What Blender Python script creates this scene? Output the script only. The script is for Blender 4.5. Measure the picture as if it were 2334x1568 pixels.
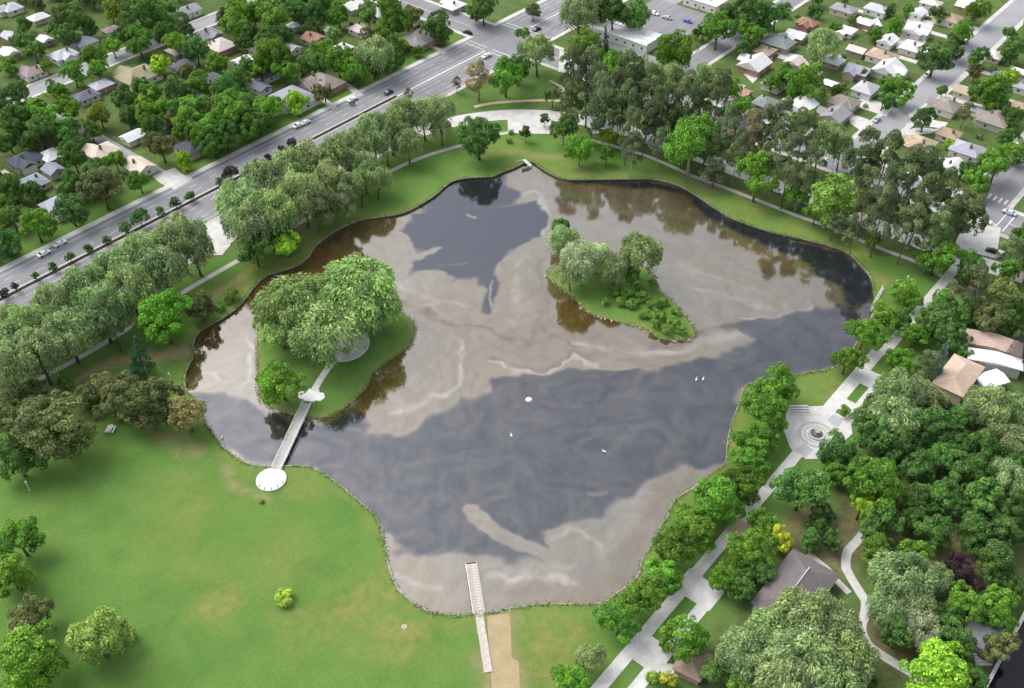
import bpy, math, random
import numpy as np
from mathutils import Vector, Matrix
from mathutils.geometry import delaunay_2d_cdt
R = math.radians
scene = bpy.context.scene
for o in list(bpy.data.objects): bpy.data.objects.remove(o)
COL = scene.collection

# ---- camera: 200 m up, looking down over the pond
cam = bpy.data.cameras.new('camera'); cam_o = bpy.data.objects.new('camera', cam); COL.objects.link(cam_o)
cam.sensor_fit = 'HORIZONTAL'; cam.sensor_width = 36.0; cam.lens = 36.0 * 2296.0 / 2333.0
cam.clip_start = 1.0; cam.clip_end = 9000.0
cam_o.location = (0, 0, 200.0)
cam_o.rotation_euler = (R(90 - 41.383), 0, R(-49.93))
scene.camera = cam_o

# ---- sky: bright thin overcast
SUN_EL, SUN_CAM_AZ = R(52), R(150)          # azimuth counted from the camera's right-hand side
az = SUN_CAM_AZ - R(49.93)                  # same, counted from the x axis of the plan
sdir = Vector((math.cos(az) * math.cos(SUN_EL), math.sin(az) * math.cos(SUN_EL), math.sin(SUN_EL)))
world = bpy.data.worlds.new('World'); scene.world = world; world.use_nodes = True
wn = world.node_tree; wn.nodes.clear()
sky = wn.nodes.new('ShaderNodeTexSky'); sky.sky_type = 'NISHITA'; sky.sun_disc = False
sky.sun_elevation = SUN_EL; sky.sun_rotation = math.atan2(sdir.x, sdir.y)
sky.air_density = 1.0; sky.dust_density = 4.0; sky.ozone_density = 1.0
hs = wn.nodes.new('ShaderNodeHueSaturation'); hs.inputs['Saturation'].default_value = 0.38
bg = wn.nodes.new('ShaderNodeBackground'); bg.inputs['Strength'].default_value = 0.15
wo = wn.nodes.new('ShaderNodeOutputWorld')
wn.links.new(sky.outputs[0], hs.inputs['Color']); wn.links.new(hs.outputs[0], bg.inputs['Color']); wn.links.new(bg.outputs[0], wo.inputs['Surface'])
sl = bpy.data.lights.new('sun', 'SUN'); sl.energy = 0.6; sl.angle = R(45); sl.color = (1.0, 0.975, 0.93)
so = bpy.data.objects.new('sun', sl); COL.objects.link(so); so.rotation_euler = sdir.to_track_quat('Z', 'Y').to_euler()
scene.view_settings.view_transform = 'Standard'; scene.view_settings.look = 'None'
scene.view_settings.exposure = 0.92; scene.view_settings.gamma = 1.0; scene.view_settings.use_curve_mapping = False
scene.render.engine = 'CYCLES'

# ---- measured plan of the place, metres: x along the avenue, y towards it
POND = [(255.9,209.09),(258.13,206.43),(257.16,202.24),(256.41,197.87),(256.7,190.45),(264.07,181.23),(271.6,172.74),(277.81,164.89),(279.8,153.76),(275.73,137.75),(274.19,130.22),(275.3,116.49),(279.17,103.87),(281.46,90.95),(277.33,82.99),(273.65,78.19),(267.93,74.3),(261.94,71.07),(253.24,68.75),(242.26,67.42),(232.83,66.38),(226.12,67.53),(220.44,71.35),(215.97,74.35),(209.25,79.46),(203.25,83.19),(195.4,80.87),(186.59,78.32),(178.65,74.8),(173.44,72.2),(168.77,72.98),(161.98,73.82),(154.26,75.51),(149.0,74.04),(144.41,73.48),(138.59,72.02),(133.75,71.29),(128.5,69.44),(122.59,70.33),(117.53,71.47),(112.85,76.48),(108.71,81.39),(102.98,86.55),(99.01,89.43),(95.32,92.91),(92.72,96.0),(90.57,99.1),(89.58,102.49),(89.22,106.25),(90.09,111.44),(93.55,117.88),(97.95,123.87),(100.43,128.11),(101.77,131.7),(102.16,136.1),(102.61,143.94),(102.65,151.58),(101.97,154.76),(100.47,157.74),(97.54,160.99),(94.08,164.86),(91.94,169.09),(91.57,174.87),(91.95,180.62),(94.24,189.4),(98.03,198.81),(98.69,204.39),(101.59,209.17),(105.02,212.37),(108.71,214.83),(112.08,219.37),(114.57,221.42),(118.33,222.98),(126.19,222.41),(133.62,223.61),(141.41,227.18),(148.16,228.83),(156.98,225.69),(162.99,226.05),(170.33,229.3),(179.4,230.5),(188.47,229.18),(194.8,225.43),(200.22,221.53),(206.06,219.72),(217.21,219.6),(223.49,220.7),(229.35,221.1),(234.77,217.93),(240.67,212.32),(246.15,211.01),(251.36,209.62)]
ISL1 = [(130.71,211.52),(122.3,202.66),(115.19,193.33),(110.84,187.21),(109.61,182.63),(110.28,178.33),(111.95,173.4),(114.37,169.2),(117.11,166.47),(119.1,165.43),(124.99,165.16),(132.35,166.1),(138.23,169.13),(143.08,169.53),(147.48,169.39),(153.34,169.13),(157.91,171.19),(161.03,173.86),(163.13,177.22),(163.73,183.14),(164.08,191.89),(160.59,202.31),(150.65,212.02),(139.74,214.02)]
ISL2 = [(206.73,158.88),(204.59,150.0),(202.33,142.99),(200.82,136.71),(202.54,130.38),(205.19,120.72),(204.97,113.67),(207.11,109.56),(210.19,106.84),(213.98,106.75),(218.72,112.78),(222.48,120.07),(225.16,128.01),(230.04,132.99),(231.26,140.78),(227.09,150.28),(218.79,158.62),(211.63,161.13)]
CLEAR = [[(96.64,206.95),(103.88,200.31),(107.02,194.33),(107.36,185.93),(107.95,179.03),(113.51,169.77),(118.57,164.55),(120.22,153.98),(125.63,147.55),(133.54,145.17),(144.39,141.91),(153.82,138.98),(160.18,141.66),(166.14,137.49),(171.03,129.92),(179.28,126.58),(183.56,118.53),(193.97,107.04),(203.71,101.13),(213.11,94.79),(223.73,92.72),(223.59,97.97),(219.55,104.06),(230.46,98.91),(247.12,85.1),(256.53,79.32),(264.98,69.97),(243.0,59.88),(224.88,66.49),(201.95,82.33),(184.61,73.6),(176.06,72.34),(165.88,79.86),(158.21,83.06),(152.9,83.57),(145.8,84.11),(140.38,85.7),(135.01,88.6),(129.83,91.54),(125.97,92.95),(123.51,91.28),(122.06,88.5),(119.12,89.97),(112.55,96.97),(102.48,109.35),(98.39,119.5),(96.96,124.93),(101.85,136.35),(102.33,151.84),(97.43,161.0),(91.62,168.85),(91.6,184.17)],[(195.13,213.95),(203.91,217.24),(213.91,213.94),(218.3,205.27),(229.43,196.36),(238.07,188.27),(234.77,181.42),(223.88,173.7),(215.97,175.16),(210.31,177.2),(204.56,177.13),(199.49,175.65),(195.7,169.18),(187.91,164.34),(181.68,161.88),(179.25,165.78),(188.41,170.72),(191.63,175.45),(187.39,181.22),(186.12,187.85),(178.62,194.56),(183.99,197.8),(194.95,198.58),(189.88,201.49),(192.13,208.24)],[(202.85,215.13),(220.57,220.18),(229.81,221.1),(236.52,217.34),(241.16,212.76),(246.4,210.8),(242.7,203.0),(232.45,192.77),(217.27,204.35)],[(257.78,197.27),(257.47,191.02),(264.86,181.77),(278.64,165.38),(280.64,154.23),(276.56,138.16),(275.01,130.61),(276.13,116.84),(280.0,104.18),(282.31,91.23),(278.16,83.24),(274.48,78.42),(268.73,74.53),(262.72,71.28),(256.77,74.97),(262.41,84.51),(266.97,95.42),(267.93,105.62),(267.16,120.25),(268.84,131.67),(275.04,150.06),(274.26,160.89),(265.39,174.19),(255.98,187.21)],[(108.44,182.47),(110.71,175.75),(116.65,166.04),(123.72,162.97),(124.88,153.63),(121.19,151.55),(114.8,160.42),(109.71,169.06),(105.36,176.84)]]
STREAK = [([(118.13,113.68),(117.24,110.37),(117.62,104.14),(118.75,97.98),(120.13,90.79),(121.9,84.06)],2.4,0.95),([(122.47,88.82),(124.04,91.7),(126.82,92.79),(128.94,91.54),(129.94,88.87),(130.63,85.31)],1.6,1.0),([(160.73,141.3),(166.28,137.61),(171.33,130.15),(179.28,126.58),(183.26,118.31),(192.47,109.12)],0.9,1.0),([(196.28,197.39),(191.78,199.23),(185.74,199.51)],0.8,0.8),([(193.69,171.57),(187.8,167.94),(183.51,162.74)],0.5,0.8),([(126.81,148.73),(129.98,146.78)],2.0,0.8),([(217.16,203.2),(218.13,199.92)],0.8,0.9),([(186.92,190.59),(196.16,183.34)],0.25,0.5),([(141.63,93.55),(144.77,90.27)],0.7,0.5),([(177.27,90.04),(180.51,83.59),(179.23,80.0)],4,0.25)]
LINES = [([(166.4,185.45),(168.93,174.71),(170.96,164.74),(174.82,157.88),(174.52,150.9),(175.05,148.38)],1.5,-0.9),([(191.04,151.1),(186.1,141.9),(185.37,136.74),(185.48,131.32)],1.3,-0.7),([(164.49,158.14),(158.15,151.7),(153.3,148.68),(141.51,147.52),(135.42,150.4),(130.58,153.2)],1.1,0.8),([(124.98,209.79),(121.62,204.17),(117.89,199.56),(111.96,194.39)],0.9,0.8),([(229.06,100.58),(234.34,94.95),(241.59,89.0),(247.12,85.1)],0.8,1.0),([(106.06,97.36),(111.96,91.91),(116.12,85.02),(117.19,78.35)],1.2,0.8),([(93.51,114.63),(94.04,107.98),(96.09,104.77)],1.2,0.8),([(164.06,145.87),(166.66,137.75),(171.44,130.9),(177.45,128.75),(182.25,127.54),(183.06,123.28),(182.79,120.04)],0.9,1.0),([(165.22,146.88),(167.97,138.85),(172.27,132.55),(178.72,130.23),(183.64,128.92),(185.4,124.7)],1.4,-0.8),([(185.33,135.54),(189.03,127.72),(192.97,118.12),(200.69,111.39),(212.9,101.52),(225.28,94.68)],1.8,0.6),([(202.5,113.87),(210.09,108.3),(219.27,103.11),(226.9,98.23)],2.2,-0.8),([(178.24,149.32),(175.73,142.91),(180.11,143.94),(187.06,145.26)],1.2,-0.6),([(169.31,179.62),(175.35,175.84),(178.18,169.07)],0.9,0.5),([(228.49,130.19),(233.72,116.85),(236.91,102.66),(242.98,92.04)],0.9,0.4),([(241.08,129.94),(242.23,113.86),(245.31,99.57)],1.5,0.35),([(237.91,197.32),(243.57,193.74),(238.49,185.59),(226.4,174.74)],1.2,0.7),([(171.7,197.7),(173.0,189.04),(172.67,179.02)],1.5,0.4),([(219.79,170.61),(212.07,164.43),(204.22,159.05),(195.69,151.66)],1.0,-0.5),([(246.77,180.13),(252.34,164.8),(260.05,151.36)],2,0.3),([(208.32,172.66),(198.27,166.13),(190.96,157.28),(182.28,150.95)],1.6,0.35),([(151.8,81.46),(140.46,81.69),(131.05,80.27)],2.5,0.3),([(125.19,91.37),(129.56,89.95),(130.95,85.56),(130.89,81.48)],0.8,0.6),([(106.42,101.47),(113.22,93.38),(120.38,82.89)],1.0,0.3),([(107.27,89.76),(111.46,86.5),(115.08,81.43)],2.6,-0.35),([(134.39,159.84),(133.84,152.29)],3,0.4),([(101.5,207.39),(107.65,207.32),(108.37,202.1)],1.0,0.4)]
TANS = [((129.07,157.94),22,1.0),((142.44,150.28),30,0.35),((147.89,226.01),30,0.75),((131.05,218.4),22,0.6),((117.57,218.28),16,0.45),((174.97,150.05),45,0.75),((174.1,167.23),30,0.6),((176.31,139.15),25,0.7),((157.74,161.22),25,0.45),((197.07,133.37),28,0.9),((198.21,116.19),24,0.6),((228.77,210.44),25,0.8),((255.12,113.25),30,0.2),((187.94,157.47),30,0.35),((186.06,218.66),25,0.4),((166.92,221.88),25,0.6)]
DRY = [((79.07,115.16),9,0.9),((80.76,103.23),8,0.9),((79.96,98.95),6,0.9),((60.85,138.67),7,0.9),((57.77,139.56),6,0.6),((69.15,120.59),8,0.6),((84.43,113.44),8,0.6),((103.89,73.98),10,0.8),((99.13,72.73),10,0.8),((93.89,104.07),4,0.5),((73.02,115.99),10,0.5),((73.53,169.24),9,0.5),((78.78,139.66),12,0.4),((63.93,149.33),10,0.35),((97.56,119.36),8,0.35),((97.8,151.74),10,0.5),((182.64,72.55),5,0.8),((189.08,77.71),4,0.8),((215.85,64.83),9,0.7),((217.55,68.46),6,0.6),((197.8,219.77),7,0.7),((193.69,233.14),8,0.8),((169.54,229.06),9,0.8),((158.92,230.14),8,0.8),((147.71,232.27),8,0.7),((260.94,203.58),8,0.7),((264.85,194.07),7,0.6),((254.04,221.7),6,0.5),((209.66,218.46),7,0.5),((281.53,128.71),10,0.5),((280.63,110.97),9,0.6),((286.86,89.6),8,0.7),((274.38,74.44),6,0.7),((261.17,62.6),6,0.7),((140.5,230.02),8,0.6),((127.68,231.36),8,0.5),((263.37,220.77),7,0.6),((169.45,213.85),3,0.3),((100.35,100.2),3,0.3),((78.17,177.4),5,0.5),((62.51,163.09),10,0.3)]
BARE = [([(81.4,205.72),(82.14,196.57),(84.49,187.98),(86.11,177.71),(86.47,168.93),(87.11,160.76),(86.85,155.2)],1.3,0.6),([(131.05,233.54),(143.92,234.96),(151.72,234.93)],1.3,0.8),([(78.23,230.12),(84.45,230.98),(91.06,231.04),(95.83,229.25),(102.25,223.12),(108.94,215.77)],2.6,1.0),([(178.07,243.23),(190.54,243.37)],3.5,0.6),([(152.68,245.21),(161.91,238.14),(174.51,239.17)],4.0,0.5),([(99.44,88.2),(93.76,82.54),(83.78,72.99)],5.2,0.6),([(89.73,104.33),(89.38,95.65),(91.33,90.67)],1.0,0.4),([(287.19,157.96),(289.4,136.91)],3.0,0.55),([(291.57,100.01),(290.67,85.06)],3.0,0.5),([(167.76,46.36),(167.03,38.84),(173.11,33.67)],7,0.8),([(183.03,32.5),(192.05,28.35)],8,0.8),([(257.43,220.18),(267.7,200.46)],2.0,0.45),([(253.69,197.78),(271.68,178.76),(283.01,162.93)],1.2,0.35),([(185.02,17.45),(185.48,6.79)],8,0.8),([(148.97,22.14),(150.27,10.24)],5,0.7),([(65.8,240.42),(67.35,222.42)],10,0.5)]
T_RES = [(183.14,435.12,10.91,13.18,'d'),(168.22,422.66,8.66,9.96,'m'),(182.31,425.18,9.81,11.85,'d'),(206.13,435.95,15.27,18.44,'d'),(199.9,427.41,11.06,13.35,'d'),(193.67,394.63,13.44,15.45,'m'),(181.14,391.99,11.32,13.01,'m'),(189.59,386.98,10.44,12.01,'m'),(228.04,436.57,10.52,12.1,'y'),(229.07,409.25,19.27,23.27,'d'),(218.21,406.63,14.04,16.96,'d'),(214.36,393.68,14.76,16.97,'m'),(207.19,403.3,9.9,11.39,'m'),(210.27,373.32,9.24,10.62,'l'),(224.9,381.15,11.84,13.62,'m'),(237.12,408.81,14.41,17.4,'d'),(226.61,369.28,11.71,14.14,'d'),(226.9,357.14,9.66,11.11,'m'),(236.33,393.45,12.17,14.69,'d'),(254.3,374.49,19.19,22.07,'m'),(249.16,363.38,10.99,13.27,'d'),(212.64,329.79,13.69,16.54,'d'),(207.5,342.01,12.9,14.83,'m'),(196.21,340.86,13.56,16.37,'d'),(181.98,336.57,14.96,17.21,'m'),(181.1,353.47,12.59,15.2,'d'),(191.42,324.38,14.08,16.19,'m'),(200.57,311.13,16.62,19.12,'m'),(198.97,301.5,13.82,15.89,'m'),(183.73,316.99,12.95,14.89,'m'),(188.28,305.89,14.54,16.73,'m'),(152.26,363.35,16.52,19.0,'m'),(162.89,364.35,12.44,14.3,'m'),(142.18,366.93,14.64,17.68,'d'),(144.48,354.79,13.64,16.47,'d'),(168.42,353.14,10.62,12.22,'y'),(135.35,363.19,10.24,12.37,'d'),(148.88,343.17,10.19,12.3,'d'),(138.67,355.06,8.51,10.27,'d'),(143.21,330.54,11.57,13.97,'d'),(168.67,312.63,12.59,14.48,'o'),(153.55,320.3,8.33,9.58,'m'),(143.36,315.26,11.35,13.7,'d'),(170.23,301.5,8.28,9.52,'l'),(183.13,301.5,11.8,14.25,'d'),(189.65,301.5,11.87,14.34,'d'),(133.33,316.15,11.18,13.5,'d'),(136.95,301.5,16.28,18.73,'o'),(139.63,311.42,9.64,11.64,'d'),(150.84,301.5,8.8,10.12,'m'),(123.82,301.5,12.18,14.71,'d'),(110.98,301.5,12.65,14.55,'m'),(109.12,314.09,9.21,11.12,'d'),(118.37,329.59,11.12,13.43,'d'),(123.26,324.89,7.99,9.64,'d'),(100.32,301.5,10.29,12.42,'d'),(96.4,301.5,6.61,7.98,'d'),(194.9,364.69,7.48,9.03,'d'),(170.68,393.21,6.55,7.53,'m'),(186.05,334.85,10.66,12.26,'m'),(184.04,308.11,11.97,13.77,'m'),(149.25,373.27,10.59,12.18,'m'),(160.52,347.49,8.71,10.01,'m'),(175.38,328.21,10.4,12.56,'d'),(175.42,344.69,8.86,10.7,'d'),(144.61,312.75,8.13,9.82,'d'),(148.98,389.69,9.01,10.88,'d'),(201.28,441.59,8.2,9.91,'d'),(194.77,456.52,8.26,9.98,'d'),(211.26,428.25,10.22,12.34,'d'),(218.01,308.51,9.02,10.38,'m'),(233.76,335.53,11.39,13.1,'m'),(179.74,412.05,5.81,6.68,'m'),(308.0,301.5,15.01,18.13,'d'),(299.53,323.08,18.25,20.98,'m'),(293.81,310.46,7.03,8.08,'l'),(268.27,302.1,17.13,19.7,'w'),(257.48,312.36,14.28,16.42,'m'),(250.77,320.26,11.45,13.83,'d'),(257.61,301.5,10.35,11.9,'m'),(258.69,305.9,11.39,13.1,'m'),(240.38,334.01,17.11,19.68,'m'),(238.3,324.03,11.32,13.01,'m'),(261.9,328.62,11.73,13.49,'m'),(265.32,363.75,18.25,20.98,'m'),(283.86,355.83,13.43,16.22,'d'),(292.03,350.22,12.47,14.34,'m'),(290.74,320.94,10.08,11.6,'m'),(239.27,301.5,10.05,11.55,'o'),(224.5,301.5,10.76,12.38,'l'),(211.41,303.99,12.4,14.26,'m'),(205.16,301.5,10.43,12.6,'d'),(266.92,301.5,9.51,11.48,'d'),(280.29,301.5,7.74,9.35,'d'),(280.05,340.68,7.13,8.2,'m'),(294.14,301.5,5.94,6.83,'m'),(338.71,307.27,10.55,12.13,'m'),(337.97,301.5,14.47,17.47,'d'),(280.01,366.69,12.49,15.08,'d'),(300.48,338.68,12.45,15.03,'d'),(261.54,354.49,10.07,12.16,'d'),(247.09,320.79,7.63,9.22,'d'),(309.64,301.5,5.04,5.79,'m'),(275.35,301.5,7.7,8.85,'m')]
T_WIL = [(76.21,253.75,14.43,19.91,'w'),(80.54,248.98,15.18,20.95,'w'),(89.4,249.28,16.19,22.35,'w'),(99.72,249.39,16.51,22.79,'w'),(110.75,251.4,16.12,22.24,'w'),(121.57,250.71,17.21,23.76,'w'),(132.1,249.34,17.5,24.15,'w'),(134.38,245.17,15.03,20.74,'w'),(66.56,237.02,15.88,21.91,'w'),(75.05,236.01,15.41,21.27,'w'),(85.28,238.4,15.06,20.78,'w'),(96.48,238.74,16.14,22.27,'w'),(107.73,239.86,16.51,22.79,'w'),(120.35,241.32,16.15,22.29,'w'),(84.21,245.32,13.71,18.93,'w'),(94.3,245.35,13.98,19.29,'w'),(115.9,246.85,14.58,20.12,'w'),(75.89,246.49,13.52,18.66,'w'),(96.22,233.02,11.43,21.29,'p'),(158.61,250.93,17.5,24.16,'w'),(169.13,252.36,17.85,24.63,'w'),(181.24,254.22,17.36,23.95,'w'),(188.04,251.69,17.49,24.13,'w'),(151.94,239.5,16.2,22.36,'w'),(162.22,239.32,16.48,22.74,'w'),(174.94,239.07,16.83,23.22,'w'),(187.24,240.9,15.44,21.31,'w'),(198.27,248.45,15.88,21.91,'w'),(208.6,251.65,15.27,21.07,'w'),(203.2,239.36,13.07,18.04,'w'),(220.51,252.55,15.57,21.48,'w'),(227.81,250.81,14.74,20.34,'w'),(237.45,252.27,14.98,20.67,'w'),(243.69,249.11,14.08,19.43,'w'),(251.99,248.22,13.23,18.26,'w'),(161.11,235.61,11.35,11.32,'d'),(149.66,234.75,13.64,13.6,'d'),(184.59,228.41,9.81,18.28,'p'),(176.67,230.45,10.57,19.7,'p'),(159.8,230.82,11.42,10.85,'l'),(203.23,233.38,11.15,15.39,'w'),(227.67,241.76,11.71,16.15,'w'),(184.02,249.86,14.66,20.23,'w'),(158.56,244.46,15.65,21.6,'w'),(246.63,223.75,19.56,19.51,'d'),(176.17,234.63,8.89,16.56,'p'),(173.36,244.25,15.17,20.93,'w'),(221.16,246.78,10.71,14.78,'w'),(195.98,234.24,11.03,15.23,'w'),(245.46,241.86,9.06,12.5,'w')]
T_CORN = [(290.91,248.11,15.39,18.46,'m'),(280.96,254.14,12.74,18.34,'b'),(280.56,266.17,5.02,7.23,'b'),(260.64,274.65,5.13,7.38,'b'),(313.99,249.96,16.31,19.57,'w'),(335.3,274.94,6.53,8.23,'d'),(352.45,256.71,19.38,23.25,'w'),(365.08,246.97,17.34,21.85,'d'),(372.6,240.09,15.24,19.21,'d'),(329.37,235.64,17.38,20.86,'m'),(349.49,239.63,3.82,13.76,'c'),(332.09,220.67,12.17,15.34,'d'),(351.93,205.27,18.31,21.98,'m'),(385.16,204.9,15.98,19.18,'m'),(392.79,193.93,12.8,15.36,'m'),(403.38,198.65,18.35,23.12,'d'),(402.67,210.0,13.17,16.6,'d'),(367.89,258.61,13.27,16.72,'d'),(381.91,190.38,8.42,10.61,'d'),(301.77,250.61,12.09,15.23,'d')]
T_GROVE = [(283.07,209.15,16.14,36.61,'p'),(291.79,207.33,15.43,35.0,'p'),(322.94,218.68,13.71,17.14,'m'),(281.48,197.46,14.17,32.13,'p'),(281.48,205.47,10.82,24.54,'p'),(297.72,195.09,15.34,34.78,'p'),(321.35,201.49,13.34,22.41,'w'),(297.86,182.97,14.25,32.33,'p'),(319.65,186.94,14.91,25.04,'w'),(290.55,185.64,12.43,28.19,'p'),(303.64,171.11,14.17,32.13,'p'),(327.42,177.69,14.91,25.04,'w'),(311.03,162.33,14.17,32.13,'p'),(338.36,171.5,13.26,16.58,'m'),(299.69,204.24,10.29,13.5,'d'),(292.95,174.45,12.3,27.9,'p'),(331.82,161.39,11.15,13.94,'m'),(274.61,205.15,11.17,14.67,'d'),(281.66,220.29,4.87,6.39,'d'),(267.83,218.55,5.85,7.68,'d'),(267.31,192.28,11.4,14.25,'m'),(284.76,191.3,7.59,9.49,'l'),(273.81,184.34,7.06,8.82,'m'),(288.07,157.3,21.34,26.68,'m'),(278.83,179.14,10.43,23.65,'p'),(287.56,177.37,10.54,23.91,'p'),(301.72,150.63,12.1,27.43,'p'),(299.71,142.17,13.63,27.47,'b'),(307.82,138.71,12.02,27.27,'p'),(293.1,141.43,10.15,23.02,'p'),(310.92,132.86,13.65,30.95,'p'),(316.19,127.83,12.01,27.24,'p'),(318.87,121.7,13.73,23.07,'w'),(288.05,129.67,15.75,19.69,'m'),(290.27,119.77,12.98,29.45,'p'),(292.58,113.77,12.14,27.54,'p'),(296.69,129.4,11.67,26.48,'p'),(291.88,103.11,20.86,21.38,'k'),(306.35,102.18,14.58,33.06,'p'),(306.7,94.34,14.43,32.73,'p'),(306.08,86.21,14.26,32.34,'p'),(315.14,80.34,12.81,29.06,'p'),(297.88,85.0,12.53,28.42,'p'),(295.64,75.48,13.8,31.3,'p'),(309.73,64.93,13.3,22.34,'o'),(290.42,90.77,12.48,28.3,'p'),(283.69,82.99,12.2,27.67,'p'),(285.87,74.49,10.63,24.1,'p'),(286.85,66.14,10.52,23.85,'p'),(278.14,87.94,7.7,17.47,'p'),(288.16,84.66,5.69,7.11,'m'),(301.74,67.41,9.3,21.1,'p'),(325.85,116.09,10.4,17.47,'w'),(338.72,137.43,10.94,13.68,'m'),(305.13,177.36,10.82,24.54,'p'),(309.86,166.66,10.75,24.38,'p'),(301.02,190.96,12.71,28.82,'p'),(283.33,196.14,7.21,16.35,'p'),(283.53,168.4,7.82,17.73,'p'),(273.24,173.04,8.58,19.47,'p'),(297.6,76.13,9.35,21.22,'p'),(311.96,73.78,11.1,25.17,'p'),(303.67,99.82,11.35,25.73,'p'),(292.43,115.45,9.91,12.38,'m'),(288.44,106.38,8.12,10.15,'m'),(296.25,227.48,7.68,10.08,'d'),(290.46,191.22,9.01,20.44,'p'),(291.66,151.14,8.58,19.47,'p'),(294.26,196.41,12.67,28.72,'p'),(305.91,171.44,10.82,18.18,'o')]
T_HR = [(420.06,194.9,13.06,15.77,'d'),(398.15,160.11,16.87,19.4,'w'),(366.3,150.71,16.87,19.4,'m'),(371.35,163.54,10.96,12.6,'m'),(364.61,155.33,7.2,8.28,'m'),(474.39,154.09,5.81,6.68,'m'),(468.81,160.46,6.22,7.51,'d'),(449.01,149.85,8.98,10.33,'m'),(446.67,169.58,5.1,5.86,'m'),(460.36,123.59,12.75,14.66,'m'),(484.0,126.58,12.17,14.0,'m'),(422.72,120.7,14.85,17.93,'d'),(442.92,121.45,11.49,13.87,'d'),(388.07,121.63,14.19,16.32,'m'),(380.19,123.73,8.84,10.68,'d'),(441.57,107.91,9.44,11.4,'d'),(442.62,110.47,3.82,4.39,'l'),(456.54,98.68,11.41,13.78,'d'),(428.49,104.46,8.33,9.58,'o'),(406.2,90.93,15.76,18.13,'m'),(434.07,91.71,8.27,9.51,'l'),(387.18,93.42,7.74,12.02,'p'),(399.59,78.71,8.61,10.4,'d'),(372.79,67.72,9.79,11.25,'m'),(376.61,142.26,6.31,7.62,'d'),(401.05,141.38,4.67,5.63,'d'),(406.76,85.71,10.51,12.69,'d'),(406.15,109.07,5.43,6.56,'d'),(343.81,127.5,8.44,9.7,'w'),(367.86,91.06,4.36,5.02,'l'),(354.59,69.37,14.22,16.36,'m'),(342.91,71.56,11.71,13.46,'m'),(476.58,140.57,8.19,9.88,'d'),(476.53,107.87,7.91,9.55,'d'),(438.3,154.25,7.92,9.11,'m'),(364.43,165.47,8.19,9.41,'m'),(381.79,73.97,8.34,10.08,'d'),(406.34,193.53,9.89,11.95,'d'),(443.56,186.26,7.22,8.71,'d'),(434.02,171.18,6.03,6.93,'m'),(348.87,77.15,7.97,9.62,'d')]
T_PROM = [(287.56,63.64,15.25,16.01,'m'),(295.37,55.96,9.06,9.51,'m'),(266.21,63.46,10.42,10.94,'m'),(249.93,64.63,10.46,10.98,'m'),(237.37,64.89,12.32,12.94,'m'),(225.57,64.27,9.66,10.14,'m'),(200.51,73.54,14.2,14.91,'m'),(190.04,71.0,13.84,14.53,'m'),(182.25,68.33,11.82,12.41,'m'),(176.0,65.88,10.18,10.69,'m'),(164.51,63.23,11.95,12.55,'m'),(156.34,64.49,13.12,13.77,'m'),(152.2,65.36,9.65,10.13,'m'),(145.86,63.01,10.79,11.33,'m'),(137.66,64.65,12.18,12.79,'m'),(129.58,64.09,10.66,11.19,'m'),(121.27,63.92,11.19,11.75,'m'),(112.45,63.68,10.7,11.23,'m'),(102.34,63.87,7.56,7.94,'w'),(94.71,63.43,8.58,9.01,'m'),(147.31,67.43,8.23,8.64,'m')]
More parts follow.
